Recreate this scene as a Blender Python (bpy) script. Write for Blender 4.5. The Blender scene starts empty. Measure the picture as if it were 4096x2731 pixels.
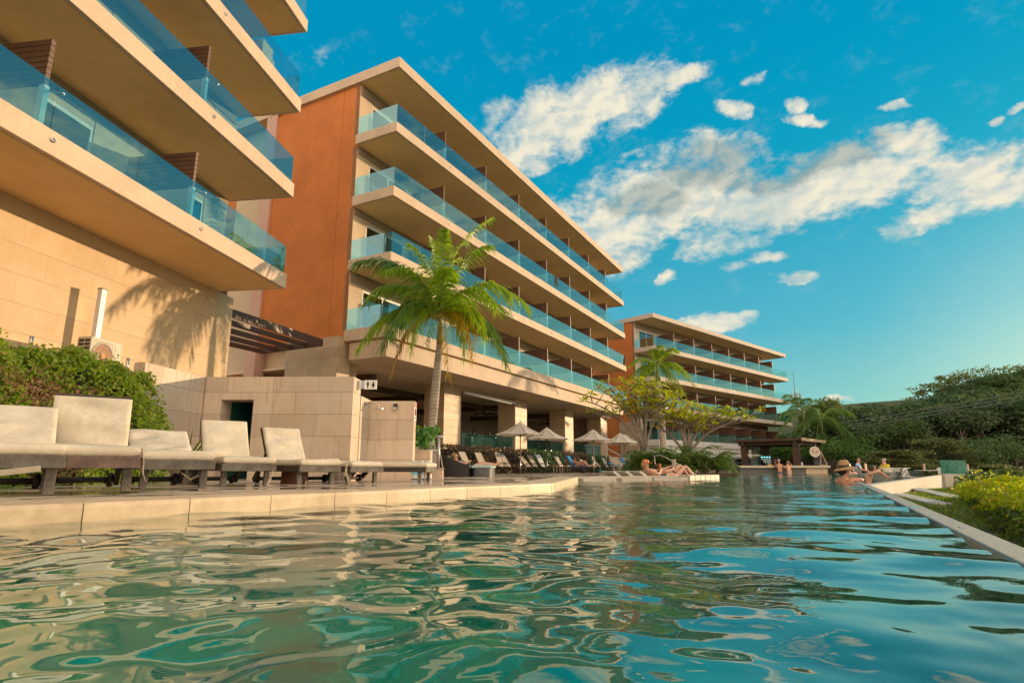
EXPO = .75; SKY = .125
import bpy, math, random
import numpy as np
from mathutils import Vector, Matrix
R = math.radians
random.seed(7); rng = np.random.default_rng(7)
sc = bpy.context.scene
col = sc.collection

# ---------------------------------------------------------------- helpers
def link(o, parent=None):
    col.objects.link(o)
    if parent is not None: o.parent = parent
    return o
def tag(o, label=None, cat=None, group=None, kind=None):
    if label: o['label'] = label
    if cat: o['category'] = cat
    if group: o['group'] = group
    if kind: o['kind'] = kind
    return o
def thing(name, label, cat, loc=(0, 0, 0), rz=0., group=None):
    o = bpy.data.objects.new(name, None); link(o)
    o.location = loc; o.rotation_euler = (0, 0, rz); o.empty_display_size = .2
    return tag(o, label, cat, group)
def struct(o): o['kind'] = 'structure'; return o
def kids(o): return list(o.children)
def dup(o, parent=None, loc=None, rz=None, label=None, scale=None):
    ch = kids(o)
    c = o.copy(); col.objects.link(c)
    if parent is not None: c.parent = parent
    if loc is not None: c.location = loc
    if rz is not None: c.rotation_euler = (0, 0, rz)
    if scale is not None: c.scale = (scale,) * 3
    if label: c['label'] = label
    for k in ch: dup(k, c)
    return c

def Rz(a): return np.array([[math.cos(a), -math.sin(a), 0], [math.sin(a), math.cos(a), 0], [0, 0, 1]])
def Rx(a): return np.array([[1, 0, 0], [0, math.cos(a), -math.sin(a)], [0, math.sin(a), math.cos(a)]])
def Ry(a): return np.array([[math.cos(a), 0, math.sin(a)], [0, 1, 0], [-math.sin(a), 0, math.cos(a)]])

class MB:
    def __init__(s): s.v = []; s.f = []
    def add(s, v, f):
        n = len(s.v); s.v += [tuple(map(float, p)) for p in v]; s.f += [tuple(i + n for i in q) for q in f]; return s
    def b(s, x0, x1, y0, y1, z0, z1, M=None, o=None):
        v = np.array([(x, y, z) for z in (z0, z1) for y in (y0, y1) for x in (x0, x1)])
        if M is not None: v = v @ np.array(M).T
        if o is not None: v = v + np.array(o)
        return s.add(v, [(0, 2, 3, 1), (4, 5, 7, 6), (0, 1, 5, 4), (2, 6, 7, 3), (0, 4, 6, 2), (1, 3, 7, 5)])
    def bar(s, a, b, w, h=None, up=(0, 0, 1)):
        a = np.array(a, float); b = np.array(b, float); d = b - a; L = np.linalg.norm(d); d /= L
        u = np.array(up, float); x = np.cross(d, u)
        if np.linalg.norm(x) < 1e-4: x = np.array([1., 0, 0])
        x /= np.linalg.norm(x); z = np.cross(x, d); h = h or w
        M = np.stack([x, d, z], 1)
        return s.b(-w / 2, w / 2, 0, L, -h / 2, h / 2, M, a)
    def poly(s, p): return s.add(p, [tuple(range(len(p)))])
    def prism(s, p, z0, z1):
        n = len(p); v = [(x, y, z0) for x, y in p] + [(x, y, z1) for x, y in p]
        f = [tuple(range(n))[::-1], tuple(range(n, 2 * n))] + [(i, (i + 1) % n, n + (i + 1) % n, n + i) for i in range(n)]
        return s.add(v, f)
    def tube(s, P, r, n=8, cap=True):
        P = [np.array(p, float) for p in P]; m = len(P)
        if not hasattr(r, '__len__'): r = [r] * m
        V = []; F = []; ref = None
        for i in range(m):
            d = P[min(i + 1, m - 1)] - P[max(i - 1, 0)]; d = d / (np.linalg.norm(d) + 1e-9)
            if ref is None:
                ref = np.cross(d, [0, 0, 1.]) if abs(d[2]) < .9 else np.cross(d, [1., 0, 0])
            x = ref - d * (ref @ d); x /= (np.linalg.norm(x) + 1e-9); y = np.cross(d, x); ref = x
            for k in range(n):
                a = 2 * math.pi * k / n; V.append(P[i] + r[i] * (x * math.cos(a) + y * math.sin(a)))
        for i in range(m - 1):
            for k in range(n):
                k2 = (k + 1) % n; F.append((i * n + k, i * n + k2, (i + 1) * n + k2, (i + 1) * n + k))
        if cap: F.append(tuple(range(n))[::-1]); F.append(tuple(range((m - 1) * n, m * n)))
        return s.add(V, F)
    def lathe(s, prof, n=16, o=(0, 0, 0), M=None):
        V = []; F = []
        for r, z in prof:
            for k in range(n):
                a = 2 * math.pi * k / n; V.append((r * math.cos(a), r * math.sin(a), z))
        V = np.array(V)
        if M is not None: V = V @ np.array(M).T
        V = V + np.array(o)
        m = len(prof)
        for i in range(m - 1):
            for k in range(n):
                k2 = (k + 1) % n; F.append((i * n + k, i * n + k2, (i + 1) * n + k2, (i + 1) * n + k))
        F.append(tuple(range(n))[::-1]); F.append(tuple(range((m - 1) * n, m * n)))
        return s.add(V, F)
    def ball(s, c, r, n=10, M=None):
        r = np.array(r if hasattr(r, '__len__') else (r, r, r), float)
        V = []; F = []; h = max(4, n // 2 + 1)
        for i in range(h + 1):
            t = math.pi * i / h; t = min(max(t, .02), math.pi - .02)
            for k in range(n):
                a = 2 * math.pi * k / n; V.append((math.sin(t) * math.cos(a), math.sin(t) * math.sin(a), math.cos(t)))
        V = np.array(V) * r
        if M is not None: V = V @ np.array(M).T
        V = V + np.array(c)
        for i in range(h):
            for k in range(n):
                k2 = (k + 1) % n; F.append((i * n + k, (i + 1) * n + k, (i + 1) * n + k2, i * n + k2))
        return s.add(V, F)
    def build(s, name, mat, parent=None, smooth=False, bevel=0, loc=None, rz=0., seg=2):
        me = bpy.data.meshes.new(name); me.from_pydata(s.v, [], s.f); me.update()
        o = bpy.data.objects.new(name, me); me.materials.append(mat); link(o, parent)
        if loc is not None: o.location = loc; o.rotation_euler = (0, 0, rz)
        if smooth: me.polygons.foreach_set('use_smooth', [True] * len(me.polygons))
        if bevel:
            m = o.modifiers.new('b', 'BEVEL'); m.width = bevel; m.segments = seg; m.limit_method = 'ANGLE'; m.angle_limit = R(40)
        return o

def np_mesh(name, V, Q, mat, parent=None, smooth=False):
    """V (n,3), Q (m,k) index array -> mesh object"""
    V = np.asarray(V, np.float32); Q = np.asarray(Q, np.int32); k = Q.shape[1]
    me = bpy.data.meshes.new(name)
    me.vertices.add(len(V)); me.vertices.foreach_set('co', V.ravel())
    me.loops.add(Q.size); me.loops.foreach_set('vertex_index', Q.ravel())
    me.polygons.add(len(Q)); me.polygons.foreach_set('loop_start', np.arange(0, Q.size, k, dtype=np.int32))
    if smooth: me.polygons.foreach_set('use_smooth', np.ones(len(Q), bool))
    me.update(calc_edges=True); me.validate()
    me.materials.append(mat)
    o = bpy.data.objects.new(name, me); link(o, parent); return o

def leaf_arrays(C, N, size, aspect=.5, fold=.0, spin=None):
    """diamond leaves at centres C with normals N -> V,Q (quads)"""
    n = len(C); N = N / (np.linalg.norm(N, axis=1, keepdims=True) + 1e-9)
    a = rng.normal(size=(n, 3)); T = a - N * np.sum(a * N, 1, keepdims=True); T /= (np.linalg.norm(T, axis=1, keepdims=True) + 1e-9)
    if spin is not None:
        T = spin - N * np.sum(spin * N, 1, keepdims=True) + 1e-6; T /= np.linalg.norm(T, axis=1, keepdims=True)
    B = np.cross(N, T); s = np.asarray(size).reshape(-1, 1)
    w = s * aspect * .5
    V = np.stack([C - T * s * .5, C + B * w + N * fold * s, C + T * s * .5, C - B * w + N * fold * s], 1).reshape(-1, 3)
    Q = np.arange(4 * n).reshape(n, 4); return V, Q

def rand_dirs(n, up=0.):
    d = rng.normal(size=(n, 3)); d /= np.linalg.norm(d, axis=1, keepdims=True); d[:, 2] += up
    return d / np.linalg.norm(d, axis=1, keepdims=True)

# ---------------------------------------------------------------- materials
def lin(r, g, b):
    f = lambda c: (c / 255 / 12.92) if c <= 10 else ((c / 255 + .055) / 1.055) ** 2.4
    return (f(r), f(g), f(b))
class NT:
    def __init__(s, m): s.t = m.node_tree; s.n = s.t.nodes; s.l = s.t.links
    def new(s, typ, **kw):
        x = s.n.new(typ)
        for k, v in kw.items(): setattr(x, k, v)
        return x
    def L(s, a, b): s.l.new(a, b)
    def math(s, op, a, b=None, c=None, clamp=False):
        x = s.n.new('ShaderNodeMath'); x.operation = op; x.use_clamp = clamp
        for i, v in enumerate((a, b, c)):
            if v is None: continue
            if isinstance(v, (int, float)): x.inputs[i].default_value = v
            else: s.l.new(v, x.inputs[i])
        return x.outputs[0]
    def mix(s, fac, a, b, blend='MIX'):
        x = s.n.new('ShaderNodeMix'); x.data_type = 'RGBA'; x.blend_type = blend
        for k, v in ((0, fac), (6, a), (7, b)):
            if isinstance(v, (int, float)): x.inputs[k].default_value = v
            elif isinstance(v, tuple): x.inputs[k].default_value = (*v[:3], 1)
            else: s.l.new(v, x.inputs[k])
        return x.outputs[2]
    def ramp(s, fac, a, b, lo=0., hi=1.):
        x = s.n.new('ShaderNodeMapRange'); x.interpolation_type = 'SMOOTHSTEP'
        s.l.new(fac, x.inputs[0]); x.inputs[1].default_value = a; x.inputs[2].default_value = b
        x.inputs[3].default_value = lo; x.inputs[4].default_value = hi; return x.outputs[0]
    def noise(s, vec, scale, detail=4, rough=.55, dist=0.):
        x = s.n.new('ShaderNodeTexNoise'); x.inputs['Scale'].default_value = scale; x.inputs['Detail'].default_value = detail
        x.inputs['Roughness'].default_value = rough; x.inputs['Distortion'].default_value = dist
        if vec is not None: s.l.new(vec, x.inputs['Vector'])
        return x.outputs[0]
    def scale(s, vec, v):
        x = s.n.new('ShaderNodeVectorMath'); x.operation = 'MULTIPLY'; s.l.new(vec, x.inputs[0]); x.inputs[1].default_value = v; return x.outputs[0]
def newmat(name):
    m = bpy.data.materials.new(name); m.use_nodes = True; k = NT(m)
    k.p = k.n['Principled BSDF']; k.out = k.n['Material Output']
    k.pos = k.new('ShaderNodeNewGeometry').outputs['Position']; k.obj = k.new('ShaderNodeTexCoord').outputs['Object']
    return m, k
MATS = {}
def mat(name, c, rough=.6, var=.12, vs=3., bump=.0, bs=40., metal=0., spec=.5, c2=None, streak=0., coord='pos', emit=None):
    """general surface: colour with two scales of noise, optional vertical dirt streaks and fine bump"""
    if name in MATS: return MATS[name]
    m, k = newmat(name); P = k.p; v = k.pos if coord == 'pos' else k.obj
    n1 = k.noise(v, vs, 5); n2 = k.noise(v, vs * 7.3, 3)
    f = k.math('ADD', k.math('MULTIPLY', n1, .65), k.math('MULTIPLY', n2, .35))
    c2 = c2 or tuple(x * (1 - 2.2 * var) for x in c)
    hi = tuple(min(1, x * (1 + var * .8)) for x in c)
    cc = k.mix(k.ramp(f, .32, .68), c2, hi)
    if streak:
        sv = k.scale(v, (5., 5., .35)); s1 = k.ramp(k.noise(sv, 1.5, 5, .6), .52, .75)
        cc = k.mix(k.math('MULTIPLY', s1, streak), cc, tuple(x * y for x, y in zip(c, (.62, .5, .4))))
    k.L(cc, P.inputs['Base Color'])
    rr = k.math('MULTIPLY_ADD', n2, .25, rough - .12, clamp=True); k.L(rr, P.inputs['Roughness'])
    P.inputs['Metallic'].default_value = metal; P.inputs['Specular IOR Level'].default_value = spec
    if bump:
        b = k.new('ShaderNodeBump'); b.inputs['Strength'].default_value = 1; b.inputs['Distance'].default_value = bump
        k.L(k.noise(v, bs, 6, .6), b.inputs['Height']); k.L(b.outputs[0], P.inputs['Normal'])
    if emit: P.inputs['Emission Color'].default_value = (*emit[:3], 1); P.inputs['Emission Strength'].default_value = emit[3]
    MATS[name] = m; return m

def stone(name, c, bw=1.2, bh=.6, grout=.004, var=.16, rough=.55, streak=.35, off=.5, gcol=.55, spec=.4):
    """coursed stone cladding in the object's own axes (x+y along, z up)"""
    m, k = newmat(name); P = k.p
    sx = k.new('ShaderNodeSeparateXYZ'); k.L(k.obj, sx.inputs[0])
    cb = k.new('ShaderNodeCombineXYZ'); k.L(k.math('ADD', sx.outputs[0], sx.outputs[1]), cb.inputs[0]); k.L(sx.outputs[2], cb.inputs[1])
    br = k.new('ShaderNodeTexBrick', offset=off); k.L(cb.outputs[0], br.inputs['Vector'])
    br.inputs['Scale'].default_value = 1; br.inputs['Brick Width'].default_value = bw; br.inputs['Row Height'].default_value = bh
    br.inputs['Mortar Size'].default_value = grout; br.inputs['Mortar Smooth'].default_value = .1; br.inputs['Bias'].default_value = 0
    br.inputs['Color1'].default_value = (*[x * (1 + var * .7) for x in c], 1); br.inputs['Color2'].default_value = (*[x * (1 - var) for x in c], 1)
    br.inputs['Mortar'].default_value = (*[x * gcol for x in c], 1)
    n1 = k.noise(k.pos, 1.1, 6, .65, .6); n2 = k.noise(k.pos, 9, 5, .65, .3)
    cc = k.mix(k.ramp(n1, .4, .75, 0, .5), br.outputs[0], tuple(x * y for x, y in zip(c, (.8, .68, .52))))
    cc = k.mix(k.ramp(n2, .55, .8, 0, .4), cc, tuple(min(1, x * 1.25) for x in c))
    if streak:
        s1 = k.ramp(k.noise(k.scale(k.pos, (6., 6., .5)), 1.6, 5, .65), .53, .72)
        cc = k.mix(k.math('MULTIPLY', s1, streak), cc, tuple(x * y for x, y in zip(c, (.68, .45, .28))))
    k.L(cc, P.inputs['Base Color'])
    k.L(k.math('MULTIPLY_ADD', n2, .3, rough - .15), P.inputs['Roughness']); P.inputs['Specular IOR Level'].default_value = spec
    b = k.new('ShaderNodeBump'); b.inputs['Distance'].default_value = .004
    h = k.math('SUBTRACT', k.math('MULTIPLY', n2, .5), k.math('MULTIPLY', br.outputs['Fac'], 1.5))
    k.L(h, b.inputs['Height']); k.L(b.outputs[0], P.inputs['Normal']); MATS[name] = m; return m

def leafmat(name, c, c2, trans=.45, rough=.5, c3=None, spec=.3, tcol=None):
    """foliage: colour varies leaf by leaf, light passes through"""
    m, k = newmat(name); P = k.p
    g = k.new('ShaderNodeNewGeometry').outputs['Random Per Island']
    cc = k.mix(k.ramp(g, .05, .95), c, c2)
    if c3: cc = k.mix(k.ramp(g, .93, .96), cc, c3)
    cl = k.noise(k.pos, .6, 3); cc = k.mix(k.ramp(cl, .35, .7, 0, .35), cc, tuple(x * .55 for x in c))
    k.L(cc, P.inputs['Base Color']); P.inputs['Roughness'].default_value = rough; P.inputs['Specular IOR Level'].default_value = spec
    t = k.new('ShaderNodeBsdfTranslucent')
    tc = k.mix(1., cc, tcol or (1.5, 1.5, .6), 'MULTIPLY'); k.L(tc, t.inputs[0])
    mx = k.new('ShaderNodeMixShader'); mx.inputs[0].default_value = trans
    k.L(P.outputs[0], mx.inputs[1]); k.L(t.outputs[0], mx.inputs[2]); k.L(mx.outputs[0], k.out.inputs[0]); MATS[name] = m; return m

def glass(name, tint, ior=1.9, gcol=(.85, .95, 1), rough=.0, body=None):
    m, k = newmat(name)
    f0 = ((ior - 1) / (ior + 1)) ** 2; ge = k.new('ShaderNodeNewGeometry')
    dp = k.new('ShaderNodeVectorMath', operation='DOT_PRODUCT'); k.L(ge.outputs['Incoming'], dp.inputs[0]); k.L(ge.outputs['Normal'], dp.inputs[1])
    om = k.math('SUBTRACT', 1., k.math('ABSOLUTE', dp.outputs['Value']), clamp=True)
    fr = k.math('MULTIPLY_ADD', k.math('POWER', om, 5.), 1 - f0, f0)
    tr = k.new('ShaderNodeBsdfTransparent'); tr.inputs[0].default_value = (*tint, 1)
    gl = k.new('ShaderNodeBsdfGlossy'); gl.inputs[0].default_value = (*gcol, 1); gl.inputs['Roughness'].default_value = rough
    a = tr.outputs[0]
    if body:
        d = k.new('ShaderNodeBsdfDiffuse'); d.inputs[0].default_value = (*body[:3], 1)
        m0 = k.new('ShaderNodeMixShader'); m0.inputs[0].default_value = body[3]; k.L(a, m0.inputs[1]); k.L(d.outputs[0], m0.inputs[2]); a = m0.outputs[0]
    mx = k.new('ShaderNodeMixShader'); k.L(fr, mx.inputs[0]); k.L(a, mx.inputs[1]); k.L(gl.outputs[0], mx.inputs[2])
    k.L(mx.outputs[0], k.out.inputs[0]); MATS[name] = m; return m
# ---------------------------------------------------------------- camera, sun, sky
SUN_AZ, SUN_EL = 59., 7.6
cam = bpy.data.cameras.new('camera'); co = bpy.data.objects.new('camera', cam); link(co)
co.location = (0, 0, .30); co.rotation_euler = (R(90 + 12.063), 0, 0)
cam.sensor_width = 36; cam.lens = 2370 / 4096 * 36; cam.clip_start = .02; cam.clip_end = 3000
sc.camera = co
sl = bpy.data.lights.new('sun', 'SUN'); so = bpy.data.objects.new('sun', sl); link(so)
sl.energy = 2.75; sl.angle = R(.55); sl.color = (1., .68, .38)
sd = Vector((math.sin(R(SUN_AZ)) * math.cos(R(SUN_EL)), math.cos(R(SUN_AZ)) * math.cos(R(SUN_EL)), math.sin(R(SUN_EL))))
so.rotation_euler = sd.to_track_quat('Z', 'Y').to_euler(); so.location = sd * 50
vs_ = sc.view_settings; sc.display_settings.display_device = 'sRGB'
vs_.view_transform = 'Standard'; vs_.look = 'None'; vs_.gamma = 1; vs_.exposure = EXPO; vs_.use_curve_mapping = False

CL = [(5.3,32.5,6.66,2.78,14,1.00),(11.4,33.9,6.07,2.17,8,1.00),(2.3,29.7,3.30,1.74,24,1.00),(17.7,34.7,3.30,0.78,7,0.75),(-1.2,33.7,2.34,1.01,8,0.75),(10.0,22.7,6.79,3.19,4,0.95),(16.9,24.9,8.69,3.25,-1,1.00),(20.5,27.8,4.74,1.65,-5,0.80),(24.8,23.0,7.73,2.23,-3,1.00),(31.0,24.0,6.87,2.20,3,1.05),(36.2,25.4,2.83,1.16,-8,0.85),(39.6,22.4,4.42,1.62,-3,0.95),(41.3,20.7,3.01,1.75,-2,0.95),(36.9,19.6,2.81,1.02,7,0.80),(10.7,20.3,3.78,1.63,15,0.80),(19.9,20.2,4.60,1.17,0,0.70),(22.4,31.3,2.39,0.70,-7,0.85),(29.0,29.2,2.00,0.47,-16,0.85),(28.0,30.4,0.75,0.47,-13,0.80),(35.7,28.4,1.07,0.36,-9,0.75),(42.6,25.3,0.61,0.31,4,0.70),(43.8,25.7,0.49,0.31,15,0.70),(24.7,33.4,1.56,0.48,-4,0.55),(14.9,36.1,1.08,0.30,-11,0.65),(24.2,18.4,1.65,0.57,0,0.80),(21.7,18.0,1.52,0.47,-2,0.65),(15.4,17.4,1.42,0.61,10,0.75),(19.7,13.1,3.21,0.72,-2,1.00),(22.4,13.4,1.29,0.39,-2,0.85),(26.1,16.4,2.45,0.53,-5,0.50),(28.9,5.9,1.15,0.26,-3,1.00),(13.3,28.9,1.75,0.37,-13,0.50),(17.0,19.4,1.62,0.59,-6,0.50),(-20.9,36.2,3.74,1.37,-7,0.16),
      (60,24,9,3,4,.9),(74,30,8,3,0,.8),(-60,30,14,5,10,.8),(30,55,14,5,0,.7),(-10,62,12,5,0,.7)]
w = bpy.data.worlds.new('World'); sc.world = w; w.use_nodes = True
k = NT(w); k.n.clear()
out = k.new('ShaderNodeOutputWorld'); bg = k.new('ShaderNodeBackground'); bg.inputs[1].default_value = SKY
D = k.new('ShaderNodeTexCoord').outputs['Generated']
sky = k.new('ShaderNodeTexSky'); sky.sky_type = 'NISHITA'; sky.sun_disc = False
sky.sun_elevation = R(SUN_EL); sky.sun_rotation = R(SUN_AZ); sky.altitude = 20; sky.air_density = 1.; sky.dust_density = 1.0; sky.ozone_density = 1.4
sx = k.new('ShaderNodeSeparateXYZ'); k.L(D, sx.inputs[0]); X, Y, Z = sx.outputs
az = k.math('MULTIPLY', k.math('ARCTAN2', X, Y), 180 / math.pi); el = k.math('MULTIPLY', k.math('ARCSINE', Z), 180 / math.pi)
ae = k.new('ShaderNodeCombineXYZ'); k.L(az, ae.inputs[0]); k.L(el, ae.inputs[1])
# billow the cloud outlines by warping the direction before the masks are read
wn = k.new('ShaderNodeTexNoise'); wn.inputs['Scale'].default_value = .22; wn.inputs['Detail'].default_value = 5; wn.inputs['Roughness'].default_value = .6; k.L(ae.outputs[0], wn.inputs['Vector'])
w0 = k.new('ShaderNodeVectorMath', operation='SUBTRACT'); k.L(wn.outputs['Color'], w0.inputs[0]); w0.inputs[1].default_value = (.5, .5, .5)
w1 = k.new('ShaderNodeVectorMath', operation='MULTIPLY_ADD'); k.L(w0.outputs[0], w1.inputs[0]); w1.inputs[1].default_value = (4.2, 2.4, 0); k.L(ae.outputs[0], w1.inputs[2])
mx = None
for a, e, wx, wy, ang, wt in CL:
    f_ = 1.38 if wx > 2.5 else 1.2
    mp = k.new('ShaderNodeMapping', vector_type='TEXTURE'); k.L(w1.outputs[0], mp.inputs[0])
    mp.inputs[1].default_value = (a, e, 0); mp.inputs[2].default_value = (0, 0, R(ang)); mp.inputs[3].default_value = (wx * f_, wy * f_ * 1.1, 1)
    ln = k.new('ShaderNodeVectorMath', operation='DOT_PRODUCT'); k.L(mp.outputs[0], ln.inputs[0]); k.L(mp.outputs[0], ln.inputs[1])
    v = k.math('MULTIPLY', k.math('SUBTRACT', 1., ln.outputs['Value'], clamp=True), wt)
    mx = v if mx is None else k.math('SMOOTH_MAX', mx, v, .1)
av = k.scale(ae.outputs[0], (.12, .19, 1.))
def sh_(o):
    x = k.new('ShaderNodeVectorMath', operation='ADD'); k.L(av, x.inputs[0]); x.inputs[1].default_value = o; return x.outputs[0]
n1 = k.noise(av, 2.2, 10, .58, .3); n1b = k.noise(sh_((.06, -.08, 0)), 2.2, 6, .55, .3); n2 = k.noise(av, 1.1, 4, .5, .3)
n3 = k.noise(av, 11., 5, .6)
dens = k.math('ADD', k.math('ADD', mx, k.math('MULTIPLY', k.math('SUBTRACT', n3, .5), .75)), k.math('MULTIPLY', k.math('SUBTRACT', n1, .5), 2.0))
al = k.ramp(dens, .12, .95); al = k.math('MULTIPLY', al, k.ramp(mx, .02, .25))
al = k.math('MULTIPLY', al, k.ramp(k.noise(av, .9, 3), .28, .5, .62, 1.))
gsel = None
for a, e, wx, wy in ((20.5, 27.2, 6.5, 2.3), (25.5, 25.4, 5.5, 1.7), (31, 26., 5, 1.7), (14, 24.8, 5, 2.)):
    mp = k.new('ShaderNodeMapping', vector_type='TEXTURE'); k.L(w1.outputs[0], mp.inputs[0]); mp.inputs[1].default_value = (a, e, 0); mp.inputs[3].default_value = (wx, wy, 1)
    ln = k.new('ShaderNodeVectorMath', operation='LENGTH'); k.L(mp.outputs[0], ln.inputs[0])
    v = k.math('SUBTRACT', 1., ln.outputs['Value'], clamp=True); gsel = v if gsel is None else k.math('MAXIMUM', gsel, v)
gsh = k.math('MULTIPLY', k.ramp(k.math('ADD', gsel, k.math('MULTIPLY', k.math('SUBTRACT', n2, .5), .6)), -.02, .4), .92)
lit = k.ramp(k.math('SUBTRACT', n1, n1b), -.13, .10)
ccol = k.mix(lit, (5.1, 5.4, 4.9), (7.1, 6.6, 5.2)); ccol = k.mix(gsh, ccol, k.mix(lit, (2.0, 2.9, 3.0), (3.6, 4.0, 3.6)))
# the air: teal aloft, paler towards the horizon, warm round the low sun
tint = k.mix(k.ramp(el, 3., 38.), (.55, 1.0, .86), (.02, .9, .93))
base = k.mix(1., sky.outputs[0], tint, 'MULTIPLY')
cr = k.new('ShaderNodeValToRGB'); k.L(k.math('DIVIDE', el, 45., clamp=True), cr.inputs[0]); E_ = cr.color_ramp.elements
for i, (p, c) in enumerate(((0, (3.7, 4.9, 3.7)), (.1, (1.9, 4.5, 4.6)), (.27, (.55, 3.6, 4.9)), (.55, (.0, 3.05, 4.7)), (.85, (0, 2.6, 4.7)))):
    e_ = E_[i] if i < 2 else E_.new(p)
    e_.position = p; e_.color = (*[x / 10 for x in c], 1)
base = k.mix(.8, base, k.mix(1., cr.outputs[0], (10., 10., 10.), 'MULTIPLY'))
sn = k.new('ShaderNodeVectorMath', operation='DOT_PRODUCT'); k.L(D, sn.inputs[0]); sn.inputs[1].default_value = tuple(sd)
gl = k.math('MULTIPLY', k.ramp(sn.outputs['Value'], .88, 1.0, 0, .3), k.ramp(el, 26, 2))
base = k.mix(gl, base, (9.5, 8.4, 5.6))
base = k.mix(al, base, ccol)
CS = .1275 / (SKY * 2 ** EXPO)
base = k.mix(1., base, (CS, CS, CS), 'MULTIPLY')
# behind the camera: an unseen warm cloud bank added to fill the shaded faces
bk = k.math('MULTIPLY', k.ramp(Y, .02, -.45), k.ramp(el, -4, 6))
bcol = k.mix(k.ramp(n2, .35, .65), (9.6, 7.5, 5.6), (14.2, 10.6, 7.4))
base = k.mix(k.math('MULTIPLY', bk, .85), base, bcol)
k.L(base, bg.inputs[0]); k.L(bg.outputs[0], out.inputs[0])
sc.cycles.max_bounces = 10; sc.cycles.transparent_max_bounces = 24; sc.cycles.transmission_bounces = 8; sc.cycles.glossy_bounces = 5; sc.cycles.diffuse_bounces = 4
sc.cycles.sample_clamp_indirect = 4; sc.cycles.caustics_reflective = True; sc.cycles.blur_glossy = .6; sc.cycles.use_denoising = True
try: sc.cycles.denoiser = 'OPENIMAGEDENOISE'
except Exception: pass
w.cycles.sampling_method = 'MANUAL'; w.cycles.sample_map_resolution = 1024
# ---------------------------------------------------------------- ground, pool, deck
E0 = np.array([.72, .3]); ED = np.array([.4636, .886])          # infinity edge: point and direction
E0 = np.array([1.953, 2.655]); EN = np.array([.886, -.4636])     # EN points off the pool
def hill(x, y):
    g = lambda cx, cy, rx, ry, h: h * .93 * np.exp(-(((x - cx) / rx) ** 2 + ((y - cy) / ry) ** 2))
    return g(112, 125, 38, 42, 15) + g(66, 132, 34, 30, 10.5) + g(40, 150, 30, 30, 4)
xs = np.concatenate([np.linspace(-900, -80, 10), np.linspace(-70, 190, 66), np.linspace(200, 900, 10)])
ys = np.concatenate([np.linspace(-900, -20, 10), np.linspace(-12, 220, 60), np.linspace(240, 1500, 12)])
gx, gy = np.meshgrid(xs, ys); gzv = -1.75 + hill(gx, gy) + .9 / (1 + np.exp(-(gy - 46) / 2.))
V = np.stack([gx, gy, gzv], -1).reshape(-1, 3); nx = len(xs); I = np.arange(len(V)).reshape(len(ys), nx)
Q = np.stack([I[:-1, :-1], I[:-1, 1:], I[1:, 1:], I[1:, :-1]], -1).reshape(-1, 4)
GRASS_D = mat('dry_hill_grass', (.085, .09, .03), .9, .2, .5, c2=(.045, .06, .02))
struct(np_mesh('ground', V, Q, GRASS_D, smooth=True))

# pool basin floor and water
m, k = newmat('pool_mosaic')
vor = k.new('ShaderNodeTexVoronoi'); vor.inputs['Scale'].default_value = 5.; k.L(k.pos, vor.inputs['Vector'])
n = k.noise(k.pos, 1.3, 4); n2 = k.noise(k.pos, 6., 3)
cc = k.mix(k.ramp(n, .35, .65), (.0, .17, .14), (.004, .34, .25)); cc = k.mix(k.ramp(n2, .55, .72, 0, .6), cc, (.008, .27, .33))
br = k.new('ShaderNodeTexBrick', offset=0.); br.inputs['Scale'].default_value = 1; br.inputs['Brick Width'].default_value = .3; br.inputs['Row Height'].default_value = .3
br.inputs['Mortar Size'].default_value = .006; br.inputs['Color1'].default_value = (1, 1, 1, 1); br.inputs['Color2'].default_value = (.82, .86, .9, 1); br.inputs['Mortar'].default_value = (1.15, 1.12, 1.1, 1)
mp = k.new('ShaderNodeMapping'); mp.inputs[2].default_value = (0, 0, R(62)); k.L(k.pos, mp.inputs[0]); k.L(mp.outputs[0], br.inputs['Vector'])
cc = k.mix(1., cc, br.outputs[0], 'MULTIPLY'); k.L(cc, k.p.inputs['Base Color']); k.p.inputs['Roughness'].default_value = .5
POOLM = m
a = E0 - ED * 20; b = E0 + ED * 15.2
fl = [tuple(a), tuple(b), (33, 48), (12, 48), (-12, 30), (-12, -15)]
fb = MB(); fb.prism(fl, -1.42, -1.3)
b = E0 + ED * 19.6
for p, q in ((a, b),): fb.bar((*(p + EN * .02), -.66), (*(q + EN * .02), -.66), .06, 1.28)
struct(fb.build('pool_floor', POOLM))

# rippled water: true waves near the swimmer's eye, finer ones in the shader
m, k = newmat('pool_water')
gb = k.new('ShaderNodeBsdfRefraction'); gb.inputs['IOR'].default_value = 1.33; gb.inputs['Roughness'].default_value = 0; gb.inputs['Color'].default_value = (.45, 1, .94, 1)
gg_ = k.new('ShaderNodeBsdfGlossy'); gg_.inputs['Roughness'].default_value = 0; gg_.inputs['Color'].default_value = (1, 1, 1, 1)
bp = k.new('ShaderNodeBump'); bp.inputs['Distance'].default_value = 1.; bp.inputs['Strength'].default_value = 1.
h1 = k.math('MULTIPLY', k.noise(k.scale(k.pos, (1., 1.5, 1.)), 5.2, 3, .55, .4), .0095)
h2 = k.math('MULTIPLY', k.noise(k.scale(k.pos, (1., 1.2, 1.)), 9., 3, .55, .3), .0024)
sxw = k.new('ShaderNodeSeparateXYZ'); k.L(k.pos, sxw.inputs[0]); k.L(k.math('MULTIPLY', k.math('ADD', h1, h2), k.ramp(sxw.outputs[1], 1.5, 8., .08, 1.)), bp.inputs['Height']); k.L(bp.outputs[0], gb.inputs['Normal']); k.L(bp.outputs[0], gg_.inputs['Normal'])
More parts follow.
